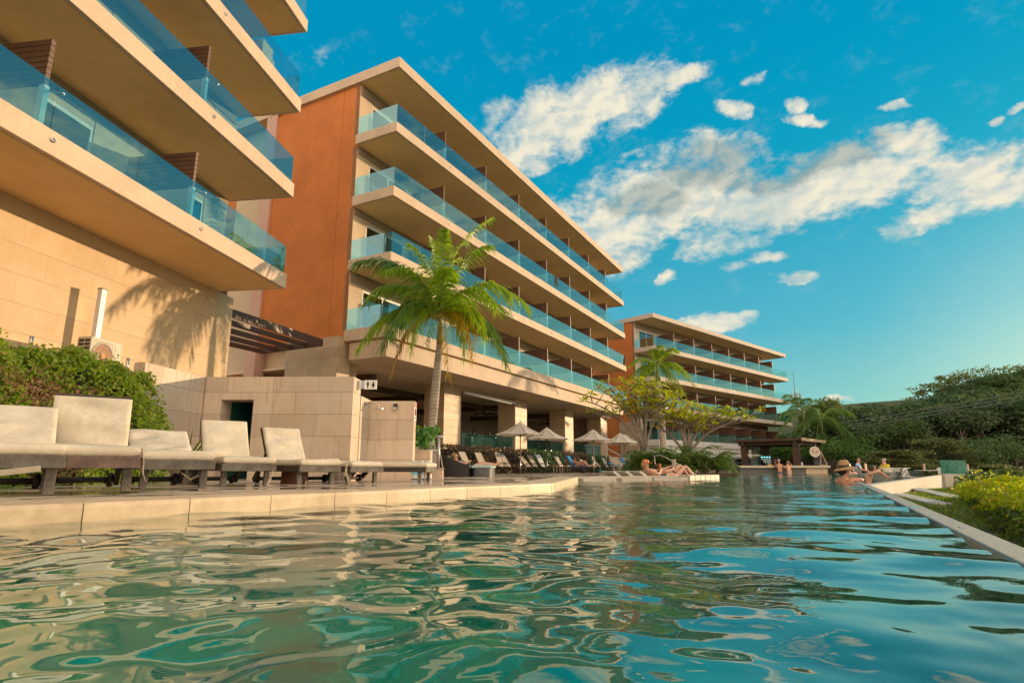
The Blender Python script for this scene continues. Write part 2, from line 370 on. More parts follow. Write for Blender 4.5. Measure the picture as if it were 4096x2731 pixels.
ge = k.new('ShaderNodeNewGeometry'); dp = k.new('ShaderNodeVectorMath', operation='DOT_PRODUCT'); k.L(ge.outputs['Incoming'], dp.inputs[0]); k.L(bp.outputs[0], dp.inputs[1])
om = k.math('SUBTRACT', 1., k.math('ABSOLUTE', dp.outputs['Value']), clamp=True); fz = k.math('MULTIPLY_ADD', k.math('POWER', om, 4.0), .97, .03)
wm = k.new('ShaderNodeMixShader'); k.L(fz, wm.inputs[0]); k.L(gb.outputs[0], wm.inputs[1]); k.L(gg_.outputs[0], wm.inputs[2]); k.L(wm.outputs[0], k.out.inputs[0]); k.n.remove(k.p)
WATERM = m
NR, NP = 620, 840
r_ = np.exp(np.linspace(math.log(.16), math.log(66), NR)); p_ = np.linspace(R(-80), R(80), NP)
rr, pp = np.meshgrid(r_, p_, indexing='ij'); wx = rr * np.sin(pp); wy = rr * np.cos(pp) - .02
wz = np.zeros_like(wx); g = np.random.default_rng(21); cell = np.maximum(rr * .0098, rr * .0033)
calm = .55 + .45 / (1 + np.exp((wx - .6) * 1.4))                 # smoother water on the open side
for i in range(110):
    lam = math.exp(g.uniform(math.log(.085), math.log(1.35))); th = g.uniform(0, 2 * math.pi) if lam < .7 else g.normal(R(70), .8)
    A = .0092 * lam / (2 * math.pi) * (1.15 if .3 < lam < .8 else .85); kx = 2 * math.pi / lam
    fade = np.clip((lam / cell - 3.) / 4., 0, 1)
    grp = 1 + .7 * np.sin(wx * g.uniform(.5, 1.6) + wy * g.uniform(.3, 1.2) + g.uniform(0, 6))
    ph = kx * (wx * math.cos(th) + wy * math.sin(th)) + g.uniform(0, 6.28) + .5 * np.sin(1.7 * wx + 1.1 * wy + i)
    wz += A * fade * grp * np.sin(ph) * (calm if lam < 1. else 1)
V = np.stack([wx, wy, wz], -1).reshape(-1, 3); I = np.arange(NR * NP).reshape(NR, NP)
Q = np.stack([I[:-1, :-1], I[1:, :-1], I[1:, 1:], I[:-1, 1:]], -1).reshape(-1, 4)
cx = V[Q, 0].mean(1); cy = V[Q, 1].mean(1); off = (cx - E0[0]) * EN[0] + (cy - E0[1]) * EN[1]
farw = (cy - 17.6) - (cx - 9.2) * 1.28                             # beyond the raised mosaic wall
ter = (cx - 14.0) - (cy - 23.6) * .445                             # sunken restaurant terrace
keep = ((off < .06) | (farw > 0)) & (ter < 0) & (cy < 47)
Q = Q[keep][:, ::-1]; u, inv = np.unique(Q, return_inverse=True)
struct(np_mesh('pool_water', V[u], inv.reshape(Q.shape), WATERM, smooth=True))

# tiled rim of the infinity edge
m, k = newmat('rim_tile')
mp = k.new('ShaderNodeMapping'); mp.inputs[2].default_value = (0, 0, R(-62.4)); k.L(k.pos, mp.inputs[0])
br = k.new('ShaderNodeTexBrick', offset=0.); k.L(mp.outputs[0], br.inputs['Vector']); br.inputs['Scale'].default_value = 1
br.inputs['Brick Width'].default_value = .028; br.inputs['Row Height'].default_value = .024; br.inputs['Mortar Size'].default_value = .0032
br.inputs['Color1'].default_value = (.50, .42, .31, 1); br.inputs['Color2'].default_value = (.36, .36, .32, 1); br.inputs['Mortar'].default_value = (.04, .045, .04, 1)
k.L(br.outputs[0], k.p.inputs['Base Color']); k.p.inputs['Roughness'].default_value = .45
b_ = k.new('ShaderNodeBump'); b_.inputs['Distance'].default_value = .002; b_.inputs['Strength'].default_value = .6; k.L(br.outputs['Fac'], b_.inputs['Height']); b_.invert = True; k.L(b_.outputs[0], k.p.inputs['Normal'])
RIMM = m
W = .15; v = []; a = E0 - ED * 6; b = E0 + ED * 8.9
for p in (a, b):
    for o_, z_ in ((0., -.3), (0., .004), (.012, .012), (W, -.006), (W, -1.2)):
        q = p + EN * o_; v.append((q[0], q[1], z_))
rm = MB(); rm.add(v, [(i, i + 1, 6 + i, 5 + i) for i in range(4)] + [(4, 3, 2, 1, 0), (5, 6, 7, 8, 9)])
# the edge narrows on towards the corner by the swimmer
c = E0 + ED * 19.6; v = []
for p, ww in ((b, W), (c, .05)):
    for o_, z_ in ((0., -.3), (0., .004), (.012, .012), (ww, -.006), (ww, -1.2)):
        q = p + EN * o_; v.append((q[0], q[1], z_))
rm.add(v, [(i, i + 1, 6 + i, 5 + i) for i in range(4)] + [(5, 6, 7, 8, 9)])
struct(rm.build('pool_edge', RIMM))

# deck with coping along the water
CP = [(-6.3, -2.0), (-4.9, .9), (-3.70, 2.20), (-2.72, 3.26), (-2.40, 3.68), (-1.95, 4.38), (-1.28, 5.46), (-.55, 6.62), (.20, 7.70), (.56, 8.30), (1.52, 14.0)]
DZ = .105
m, k = newmat('deck_stone')
br = k.new('ShaderNodeTexBrick', offset=.0); mp = k.new('ShaderNodeMapping'); mp.inputs[2].default_value = (0, 0, R(-48)); k.L(k.pos, mp.inputs[0]); k.L(mp.outputs[0], br.inputs['Vector'])
br.inputs['Scale'].default_value = 1; br.inputs['Brick Width'].default_value = .8; br.inputs['Row Height'].default_value = .4; br.inputs['Mortar Size'].default_value = .004
br.inputs['Color1'].default_value = (.50, .39, .28, 1); br.inputs['Color2'].default_value = (.44, .34, .25, 1); br.inputs['Mortar'].default_value = (.2, .15, .1, 1)
n = k.noise(k.scale(k.pos, (1., 1., 1.)), .9, 5, .6, .5); n2 = k.noise(k.pos, 14, 4)
wet = k.ramp(n, .47, .53)
cc = k.mix(k.ramp(n2, .3, .7, 0, .3), br.outputs[0], (.5, .4, .3)); cc = k.mix(k.math('MULTIPLY', wet, .4), cc, (.13, .095, .065))
k.L(cc, k.p.inputs['Base Color']); k.L(k.math('MULTIPLY_ADD', wet, -.58, .62), k.p.inputs['Roughness'])
b_ = k.new('ShaderNodeBump'); b_.inputs['Distance'].default_value = .003; k.L(k.math('MULTIPLY', n2, k.math('SUBTRACT', 1., wet)), b_.inputs['Height']); k.L(b_.outputs[0], k.p.inputs['Normal'])
DECKM = m
far = [(4.3, 16.1), (5.2, 17.0), (7.6, 22.4), (10.5, 30.), (13.5, 39.2), (13.5, 47.5), (-30, 47.5), (-30, -2)]
inner = [(x - .34, y + .28) for x, y in CP[:-1]] + [(1.2, 14.2)]
pts = inner + far; cz = lambda x, y: DZ - .0125 * max(0, min(6, y - 5))
dk = MB(); nn = len(pts)
# top as a fan of strips so that it can fall gently away from the water
V = [(x, y, cz(x, y)) for x, y in pts]
dk.add(V + [(x, y, -1.3) for x, y in pts], [tuple(range(nn))[::-1]] + [(i, (i + 1) % nn, nn + (i + 1) % nn, nn + i) for i in range(nn)])
import mathutils.geometry as mg
dk.f = [f for f in dk.f if len(f) == 4]
tri = mg.tessellate_polygon([[Vector((x, y, 0)) for x, y in pts]])
dk.f += [tuple(t) for t in tri]
dko = dk.build('pool_deck', DECKM); bm = __import__('bmesh').new(); bm.from_mesh(dko.data); __import__('bmesh').ops.recalc_face_normals(bm, faces=bm.faces); bm.to_mesh(dko.data); bm.free(); struct(dko)

COPM = mat('coping_limestone', (.60, .47, .31), .5, .14, 1.6, .002, 30, c2=(.46, .34, .21), spec=.5)
def poly_len(P):
    P = np.array(P); s = np.concatenate([[0], np.cumsum(np.linalg.norm(np.diff(P, axis=0), axis=1))]); return P, s
P, s = poly_len(CP)
at = lambda d: np.array([np.interp(d, s, P[:, 0]), np.interp(d, s, P[:, 1])])
d = 0.; cop = []
while d < s[-1] - .1:
    L = .62 if d < s[-2] - .62 else .62
    e = min(d + L - .007, s[-1])
    if d < s[-2] < e: e = s[-2] - .002
    cop.append((d, e)); d = e + .007
mb = MB()
for d, e in cop:
    p, q = at(d), at(e); t = (q - p) / (np.linalg.norm(q - p) + 1e-9); nin = np.array([-t[1], t[0]])
    J = rng.uniform(-.002, .002)
    prof = ((0, -.22), (0, DZ - .028), (.004, DZ - .010), (.016, DZ - .001), (.5, DZ + .001), (.5, -.22))
    v = []
    for w_ in (p, q):
        for o_, z_ in prof: v.append((*(w_ + nin * (o_ + (J if o_ < .1 else 0))), z_ + J * .5))
    mb.add(v, [(i, 6 + i, 7 + i, i + 1) for i in range(5)] + [(0, 1, 2, 3, 4, 5), (11, 10, 9, 8, 7, 6)])
struct(mb.build('pool_coping', COPM))
# shallow ledge with separate stone blocks, then the pale return
LEDM = mat('ledge_stone', (.47, .40, .32), .55, .14, 1.4, .002, 30)
bk = [(1.56, 14.12), (2.42, 14.72)], [(2.58, 14.84), (3.45, 15.46)], [(3.5, 15.5), (4.57, 16.23)]
mb = MB()
for p, q in bk: mb.bar((*p, .0), (*q, .0), .30, .14)
mb.bar((1.45, 14.45, .03), (4.5, 16.6, .03), .34, .15)
for i in range(6):
    p = np.array([4.62, 16.28]) + np.array([1.45, 1.92]) * (i / 6) ; q = p + np.array([1.45, 1.92]) * (.93 / 6); mb.bar((*p, .015), (*q, .015), .3, .19)
struct(mb.build('pool_ledge', LEDM, bevel=.008))
# ---------------------------------------------------------------- hotel wings
CREAM = mat('cream_render', (.60, .46, .33), .75, .06, .8, .0008, 60, streak=.22)
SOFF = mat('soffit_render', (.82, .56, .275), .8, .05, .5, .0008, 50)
ORANGE = mat('orange_render', (.57, .185, .042), .85, .08, .7, .001, 60, streak=.2)
PINK = mat('pink_render', (.58, .37, .30), .85, .05, .8, .001, 60)
WALLM = mat('balcony_wall', (.58, .45, .31), .8, .05, .8, .0008, 60)
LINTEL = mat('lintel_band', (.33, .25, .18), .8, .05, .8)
STONE1 = stone('travertine_cladding', (.60, .435, .255), 1.25, .62, .0025, .08, .6, .12, gcol=.84)
STONE2 = stone('limestone_wall', (.58, .475, .37), 1.05, .5, .004, .13, .62, .55, gcol=.6)
POLISH = stone('polished_stone_pier', (.50, .38, .25), .85, .42, .003, .14, .5, .15, spec=.35)
GLASSM = glass('balustrade_glass', (.62, .85, .88), 2.3, (.62, .95, 1.05), 0., (.08, .26, .27, .05))
PANE = glass('window_glass', (.22, .30, .32), 2.6, (.75, .95, 1.))
WHITE = mat('white_frame', (.74, .76, .76), .4, .03, 4)
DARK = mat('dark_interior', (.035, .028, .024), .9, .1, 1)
CURT = mat('curtain_cloth', (.30, .27, .22), .9, .12, 3)
STEEL = mat('brushed_steel', (.55, .54, .52), .28, .06, 8, metal=1.)
BLACK = mat('black_plastic', (.012, .012, .013), .5, .1, 4)
# slatted timber
m, k = newmat('slat_timber')
n = k.noise(k.scale(k.obj, (3., 3., 30.)), 2., 4); cc = k.mix(n, (.10, .05, .03), (.18, .095, .058)); k.L(cc, k.p.inputs['Base Color']); k.p.inputs['Roughness'].default_value = .55
WOOD = m
GREY = mat('grey_parapet', (.62, .60, .57), .8, .04, .8, .0008, 60, streak=.25)

class Wing:
    def __init__(s, name, label, P, az, group):
        s.root = thing(name, label, 'hotel wing', (*P, 0), R(90 - az), group)
    def box(s, name, m, x0, x1, y0, y1, z0, z1, bevel=0, parent=None):
        mb = MB().b(x0, x1, y0, y1, z0, z1); return mb.build(name, m, parent or s.root, bevel=bevel)
    def add(s, name, mb, m, **kw): return mb.build(name, m, s.root, **kw)

def copies(src, parent, offs):
    """further copies of a part (with its own parts) shifted in the wing's axes"""
    for o in offs:
        c = dup(src, parent); c.location = Vector(src.location) + Vector(o)

def screen_mb(yw, flip=1):
    wall = MB().b(-.05, .05, .42, yw, 0, .92); post = MB().b(-.05, .05, .30, .42, 0, .96)
    sl = MB()
    for i in range(8): sl.b(-.045, .045, .33, yw, .965 + i * .124, .965 + i * .124 + .110)
    sl.b(-.018, .018, .36, yw, .95, 1.96)
    return wall, post, sl
def add_screens(W, xs, zs, yw):
    x0, z0 = xs[0], zs[0]; wall, post, sl = screen_mb(yw)
    pw = W.add('privacy_screen', sl, WOOD); pw.location = (x0, 0, z0)
    wall.build('screen_wall', CREAM, pw); post.build('screen_post', WHITE, pw)
    cl = MB().tube([(0, .34, .86), (0.13, .1, .86)], .014, 6).ball((.14, .08, .86), (.035, .03, .035), 8); cl.build('glass_clamp', STEEL, pw, smooth=True)
    copies(pw, W.root, [(x - x0, 0, z - z0) for z in zs for x in xs if (x, z) != (x0, z0)])
def add_glass(W, x0, x1, step, zs, h, y=.07, ends=()):
    n = int(round((x1 - x0) / step)); st = (x1 - x0) / n
    g = MB().b(.008, st - .008, -.006, .006, -.02, h).build('glass_panel', GLASSM, W.root); g.location = (x0, y, zs[0])
    copies(g, W.root, [(i * st, 0, z - zs[0]) for z in zs for i in range(n) if (i, z) != (0, zs[0])])
    for xe, yw in ends:
        e = MB().b(-.006, .006, y + .015, yw - .05, -.02, h).build('glass_panel', GLASSM, W.root); e.location = (xe, 0, zs[0])
        copies(e, W.root, [(0, 0, z - zs[0]) for z in zs[1:]])
def add_windows(W, xs, zs, yw, w, h=2.12, curtain=True):
    fr = MB(); t = .07
    fr.b(0, w, 0, .09, h - .10, h).b(0, w, 0, .09, 0, t)
    for x in (0, w * .5 - t / 2, w - t): fr.b(x, x + t, 0, .09, t, h - .10)
    f = W.add('window', fr, WHITE); f.location = (xs[0], yw - .03, zs[0])
    MB().b(t, w - t, .035, .05, t, h - .1).build('pane', PANE, f)
    MB().b(-.02, w + .02, .55, .60, 0, h).b(w * .62, w - .1, .2, .24, 0, h).build('curtain', CURT, f)
    copies(f, W.root, [(x - xs[0], 0, z - zs[0]) for z in zs for x in xs if (x, z) != (xs[0], zs[0])])
def add_spouts(W, xs, zs):
    mb = MB().tube([(0, .03, 0), (0, -.025, 0)], .045, 10)
    s_ = W.add('drain_spout', mb, STEEL, smooth=True); s_.location = (xs[0], 0, zs[0])
    copies(s_, W.root, [(x - xs[0], 0, z - zs[0]) for z in zs for x in xs if (x, z) != (xs[0], zs[0])])
def slab(W, x0, x1, y1, zt, th, m=CREAM, name='balcony_slab', y0=0.):
    s_ = W.box(name, m, x0, x1, y0, y1, zt - th, zt, bevel=.012)
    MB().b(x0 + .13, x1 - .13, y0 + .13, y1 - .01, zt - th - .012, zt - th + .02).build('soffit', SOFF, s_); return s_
def facade(W, x0, x1, yw, zs, wins, ww, hs, mwall=WALLM):
    """the wall behind the balconies with real openings for the glazed doors"""
    for z, hh in zip(zs, hs):
        xs = sorted(wins); mb = MB(); a = x0
        for xw in xs:
            mb.b(a, xw, yw, yw + .25, z, z + hh); a = xw + ww
        mb.b(a, x1, yw, yw + .25, z, z + hh)
        for xw in xs: mb.b(xw, xw + ww, yw + .02, yw + .25, z + 2.12, z + hh)
        W.add('balcony_wall', mb, mwall)
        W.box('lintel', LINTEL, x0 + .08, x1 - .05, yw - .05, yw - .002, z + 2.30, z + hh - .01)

# ---- near wing
W1 = Wing('hotel_wing', 'nearest cream hotel wing with travertine base wall cut off by the left frame edge', (-7.28, 18.3), 8.3, 'hotel wings along the pool')
Z1 = [6.42, 9.59, 12.73, 15.91]; XB = -29.6
for z in Z1: slab(W1, XB, 0, 2.4 if z != 15.91 else 2.4, z, .48)
scr1 = [-4.27 - 4.2 * i for i in range(6)]
add_screens(W1, scr1, Z1, 2.3)
add_glass(W1, -27.38, -.07, 2.1, Z1, .95, ends=((-.07, 2.3),))
win1 = [x + .45 for x in scr1]
facade(W1, XB, -.1, 2.3, Z1, win1, 2.6, [2.69, 2.66, 2.70, 2.7])
add_windows(W1, win1, Z1, 2.36, 2.6)
add_spouts(W1, [-4.25 - 4.2 * i for i in range(5)], [z - .2 for z in Z1])
W1.box('core_wall', WALLM, XB, -.1, 3.6, 11, 5.94, 18.6); W1.box('side_wall', CREAM, -.35, -.1, 2.56, 3.59, 5.94, 18.6)
W1.box('stone_wall', STONE1, XB, .75, 2.3, 3.9, -.5, 5.925)
W1.box('floor_slab', SOFF, XB, -.12, 2.41, 3.6, 5.95, 6.40)
for z in Z1[1:]: W1.box('floor_slab', CREAM, XB, -.36, 2.56, 3.59, z - .47, z - .01)
c = MB().b(-1.35, -.75, .75, 1.5, 12.74, 14.2).b(-.75, -.35, .9, 1.7, 12.74, 14.05); W1.add('service_box', c, CREAM, bevel=.01)

# ---- middle wing
W2 = Wing('hotel_wing', 'middle hotel wing with burnt orange end wall and overhanging roof behind the tall palm', (-5.25, 24.3), 28., 'hotel wings along the pool')
Z2 = [6.25, 9.5, 12.6, 15.75]; L2 = 33.7
slab(W2, 0, L2, 12.0, 19.1, .52, name='roof')
for z in Z2[1:]: slab(W2, 0, L2, 2.45, z, .48)
s_ = slab(W2, 0, L2, 2.45, Z2[0], .52)
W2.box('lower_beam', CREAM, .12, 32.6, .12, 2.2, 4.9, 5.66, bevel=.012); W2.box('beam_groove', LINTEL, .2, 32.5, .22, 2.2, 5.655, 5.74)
scr2 = [4.35 + 4.2 * i for i in range(7)]
add_screens(W2, scr2, Z2, 2.44)
add_glass(W2, .1, L2 - .1, 2.1, Z2, .96, ends=((.1, 2.44), (L2 - .1, 2.44)))
win2 = [1.05] + [x + .45 for x in scr2[:-1]] + [scr2[-1] + .4]
facade(W2, .15, L2 - 2.4, 2.45, Z2, win2[:-1], 2.85, [2.72, 2.60, 2.65, 2.8])
add_windows(W2, win2[:-1], Z2, 2.5, 2.85)
add_spouts(W2, scr2, [z - .22 for z in Z2])
ew = MB().b(.15, .6, 2.46, 3.49, 5.95, 18.58).b(.15, .6, 3.51, 8.1, 5.95, 18.58).b(.17, .5, 3.4, 3.6, 5.95, 18.5)
W2.add('end_wall', ew, ORANGE)
W2.box('end_wall', ORANGE, 31.0, L2 - 2.4, 2.71, 11.5, 5., 18.58)
W2.box('pilaster', PINK, .02, .6, 8.1, 8.85, 0, 18.58)
W2.box('core_wall', WALLM, .61, 31.2, 3.7, 11.5, 5., 18.58)
for z in Z2[1:]: W2.box('floor_slab', CREAM, .61, 31.2, 2.71, 3.69, z - .47, z - .01)
W2.box('stone_pier', POLISH, -.32, .46, 2.42, 5.6, -.2, 5.94); W2.box('stone_pier', POLISH, .47, 1.25, 2.75, 5.6, -.2, 4.89)
for x in (7.84, 16.22, 24.68, 33.05): W2.box('stone_column', POLISH, x, x + 1.7, 2.42, 3.75, -.2, 4.89)
# open lounge on the ground floor
W2.box('lounge_ceiling', mat('lounge_ceiling', (.70, .56, .42), .8, .05), .47, 35.2, 2.2, 13.8, 4.9, 5.0)
W2.box('terrace_floor', mat('terrace_floor', (.40, .32, .24), .45, .08), 1.3, 36.5, 1.5, 13.8, -.2, 1.22)
W2.box('terrace_edge', CREAM, 1.3, 36.5, 1.25, 1.495, -.2, 1.28)
W2.box('lounge_wall', mat('lounge_wall', (.50, .38, .27), .9, .1), .5, 35.2, 13.0, 13.3, 1.22, 4.89)
lb = MB()
for x in (3.5, 11.5, 19.5, 27.5): lb.b(x, x + .35, 3.8, 13, 4.55, 4.895)
lb.b(1.3, 35, 6.6, 6.95, 4.6, 4.893); W2.add('ceiling_beam', lb, mat('ceiling_timber', (.12, .075, .045), .7, .1))
for a, b in ((9.6, 16.15), (18., 24.6), (26.45, 33.), (1.35, 7.75)):
    n_ = 3
    for i in range(n_):
        d_ = (b - a) / n_; W2.box('terrace_glass', GLASSM, a + i * d_ + .01, a + (i + 1) * d_ - .01, 2.55, 2.565, 1.24, 2.3)
aw = MB().bar((9.7, 2.3, 4.55), (16., 2.3, 4.55), .12, .12).bar((9.9, 2.28, 4.5), (13.4, 1.2, 4.2), .05).bar((15.8, 2.28, 4.5), (14.0, 1.0, 4.15), .05)
aw.tube([(16.1, 2.38, 4.5), (16.1, 2.38, 3.0), (16.4, 2.36, 2.7)], .02, 6); W2.add('awning_rail', aw, WHITE)
W2.box('lounge_end_wall', mat('lounge_wall', ()), 34.9, 35.2, 3.8, 12.99, 0, 4.89)
# stair link between the two wings: stacked orange parapets, dark landings, louvres
lk = MB()
for z0, z1 in ((4.2, 5.5), (7.55, 8.75), (10.7, 11.9), (13.9, 15.1)): lk.b(.9, 1.2, 8.87, 16.5, z0, z1)
W2.add('stair_parapet', lk, ORANGE); lk = MB()
for z0 in (5.5, 8.75, 11.9): lk.b(1.25, 4.0, 8.87, 16.5, z0 - .2, z0 + .06)
W2.add('stair_landing', lk, SOFF)
W2.box('stair_back_wall', mat('stair_shade', (.26, .14, .08), .9, .1), 2.6, 2.9, 8.87, 16.5, -.2, 16.); lv = MB()
for z0 in (5.6, 8.8, 12.):
    for i in range(14): lv.b(2.45, 2.57, 9.9, 11.2, z0 + .1 + i * .13, z0 + .16 + i * .13)
W2.add('louvre_grille', lv, mat('louvre_metal', (.14, .12, .10), .5, .1)); W2.box('ground_wall', ORANGE, .7, 1.0, 5.62, 16.5, -.2, 4.2)

# ---- far wing
CREAM3 = mat('greyer_render', (.60, .51, .42), .75, .06, .8, .0008, 60, streak=.25); WALL3 = mat('greyer_wall', (.62, .55, .46), .8, .05, .8)
W3 = Wing('hotel_wing', 'farthest hotel wing standing beyond the plumeria trees and pool bar', (14.3, 58.3), 46.5, 'hotel wings along the pool')
Z3 = [3.06, 6.3, 9.3, 12.37]; L3 = 32.6
slab(W3, 0, L3, 10.5, 15.75, .46, CREAM3, name='roof')
for z in Z3[1:]: slab(W3, 0, L3, 2.45, z, .46, CREAM3)
W3.box('balcony_slab', GREY, 0, 17.9, 0, 2.45, 2.45, 3.06, bevel=.012); W3.box('lower_beam', GREY, .1, 19.9, .12, 2.2, 1.52, 2.43, bevel=.012)
scr3 = [4.3 + 4.06 * i for i in range(7)]
add_screens(W3, scr3, Z3, 2.44)
add_glass(W3, .1, L3 - .1, 2.03, Z3, .96, ends=((.1, 2.44), (L3 - .1, 2.44)))
win3 = [1.05] + [x + .6 for x in scr3[:-1]]
facade(W3, .1, 30.4, 2.45, Z3, win3, 2.7, [2.78, 2.53, 2.6, 2.9], WALL3)
add_windows(W3, win3, Z3, 2.5, 2.7); add_spouts(W3, scr3, [z - .22 for z in Z3])
W3.box('end_wall', ORANGE, .1, .5, 2.46, 15., -.2, 15.28); W3.box('core_wall', WALL3, .51, 30.4, 3.7, 10.4, 2., 15.28)
for z in Z3[1:]: W3.box('floor_slab', CREAM3, .51, 30.4, 2.71, 3.69, z - .45, z - .01)
W3.box('stone_pier', POLISH, -.1, .09, 2.3, 4.6, -.2, 4.9)
for x in (4.5, 9.5, 14.5, 19.3): W3.box('ground_column', STONE2, x, x + .9, 2.4, 3.2, -.2, 1.5)
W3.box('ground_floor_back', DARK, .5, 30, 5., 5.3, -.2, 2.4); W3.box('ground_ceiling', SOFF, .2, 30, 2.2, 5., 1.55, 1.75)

# curtains differ from room to room
rc = random.Random(5)
for o in [o for o in col.objects if o.name.startswith('curtain')]:
    q = rc.random()
    if q < .4: bpy.data.objects.remove(o)
    elif q < .75: o.scale.x = rc.uniform(.35, .95); o.location.x = rc.uniform(0, .6)
bare_ = True
def balcony_chair(W, t_, y_, z_, rz, lb_):
    p = Vector(W.root.location) + Matrix.Rotation(W.root.rotation_euler.z, 3, 'Z') @ Vector((t_, y_, 0)); c = thing('balcony_chair', lb_, 'chair', (p.x, p.y, z_), W.root.rotation_euler.z + rz, 'round backed wire chairs on the balconies')
    wm_ = mat('chair_wire', (.20, .19, .17), .4, .05, metal=.5); bk = MB().tube([(.34 * math.sin(a), .26 + .05 * math.cos(a), .52 + .40 * math.cos(a)) for a in np.linspace(-2.2, 2.2, 18)], .016, 6)
    for i in range(-4, 5): bk.tube([(.06 * i, .2, .40), (.07 * i, .31, .52 + .40 * math.sqrt(max(.05, 1 - (.2 * i) ** 2)))], .007, 4)
    bk.build('backrest', wm_, c, smooth=True); MB().lathe([(.02, .38), (.30, .38), (.31, .42), (.02, .42)], 16).build('seat', mat('seat_pad', (.45, .40, .33), .8), c)
    for a in (.8, 2.35, 3.9, 5.5): MB().tube([(.22 * math.sin(a), .22 * math.cos(a), .38), (.28 * math.sin(a), .28 * math.cos(a), 0)], .014, 5).build('leg', wm_, c)
for W_, t_, y_, z_, r_, lb_ in ((W2, 2.0, .75, 15.75, 0., 'round backed chair on the top left corner balcony of the middle wing'), (W2, .8, 1.6, 12.6, .4, 'round backed chair by the corner wall one floor below the top balcony'), (W2, 5.6, .8, 15.75, -.5, 'round backed chair on the second balcony of the top row'), (W2, 9.6, .8, 12.6, .3, 'round backed chair behind the glass above the tall palm'), (W2, 1.0, 1.3, 6.25, .2, 'round backed chair on the lowest corner balcony beside the palm fronds'), (W3, 2.5, .9, 3.06, .2, 'round backed chair on the lowest balcony of the far wing'), (W3, 7.2, .9, 3.06, -.3, 'round backed chair behind the dark glass of the far wing')): balcony_chair(W_, t_, y_, z_, r_, lb_)
# ---------------------------------------------------------------- near deck: walls, signs, loungers
def text_mesh(name, body, size, m, parent, M, depth=.002, align='CENTER'):
    cu = bpy.data.curves.new(name, 'FONT'); cu.body = body; cu.size = size; cu.extrude = depth; cu.align_x = align; cu.align_y = 'CENTER'; cu.resolution_u = 3
    t = bpy.data.objects.new(name + '_c', cu); col.objects.link(t); bpy.context.view_layer.update()
    me = bpy.data.meshes.new_from_object(t.evaluated_get(bpy.context.evaluated_depsgraph_get())); bpy.data.objects.remove(t)
    me.materials.clear(); me.materials.append(m); o = bpy.data.objects.new(name, me); link(o, parent); o.matrix_local = M; return o
FACE = Matrix.Rotation(R(90), 4, 'X')                              # text standing up, facing -y

def cushion(w, l, t, seed=0, wr=.008):
    """stuffed cushion: origin mid of the lower front edge, y along its length"""
    g = np.random.default_rng(seed); nu, nv = 34, 46
    u = np.sin(np.linspace(-1, 1, nu) * math.pi / 2); v = np.sin(np.linspace(-1, 1, nv) * math.pi / 2); U, Vv = np.meshgrid(u, v, indexing='ij')
    ed = np.clip(1 - np.abs(U) ** 22, 0, 1) ** .45 * np.clip(1 - np.abs(Vv) ** 30, 0, 1) ** .5
    X = U * w / 2 * (1 - .012 * (1 - np.abs(Vv) ** 2) * 0); Yv = (Vv + 1) * l / 2
    wz = np.zeros_like(U)
    for i in range(9):
        a = g.uniform(-.7, .7); f = g.uniform(2, 9); ph = g.uniform(0, 6); s = g.uniform(.3, 1)
        loc_ = np.exp(-(((U - g.uniform(-1, 1)) / .7) ** 2 + ((Vv - g.uniform(-1, 1)) / .35) ** 2))
        wz += wr * s * np.sin(f * (Vv * math.cos(a) + U * math.sin(a) * .6) + ph) * loc_ * 1.8
    top = t / 2 + ed * (t / 2) * 1.0 + (wz + .006 * np.sin(2.2 * Vv + seed)) * ed
    bot = t / 2 - ed * (t / 2)
    Vt = np.stack([X, Yv, top], -1).reshape(-1, 3); Vb = np.stack([X, Yv, bot], -1).reshape(-1, 3)
    I = np.arange(nu * nv).reshape(nu, nv); q = np.stack([I[:-1, :-1], I[1:, :-1], I[1:, 1:], I[:-1, 1:]], -1).reshape(-1, 4)
    return np.concatenate([Vt, Vb]), np.concatenate([q, q[:, ::-1] + nu * nv])
CLOTH = mat('cushion_canvas', (.66, .59, .46), .8, .06, 2.5, .0012, 90, c2=(.52, .45, .34))
GWOOD = mat('weathered_teak', (.16, .145, .115), .7, .16, 6., .002, 50, c2=(.07, .06, .05), coord='obj')
DWOOD = mat('dark_teak', (.05, .038, .03), .65, .2, 6., .002, 50, coord='obj')
RUBBER = mat('black_wheel', (.02, .018, .017), .6, .1)

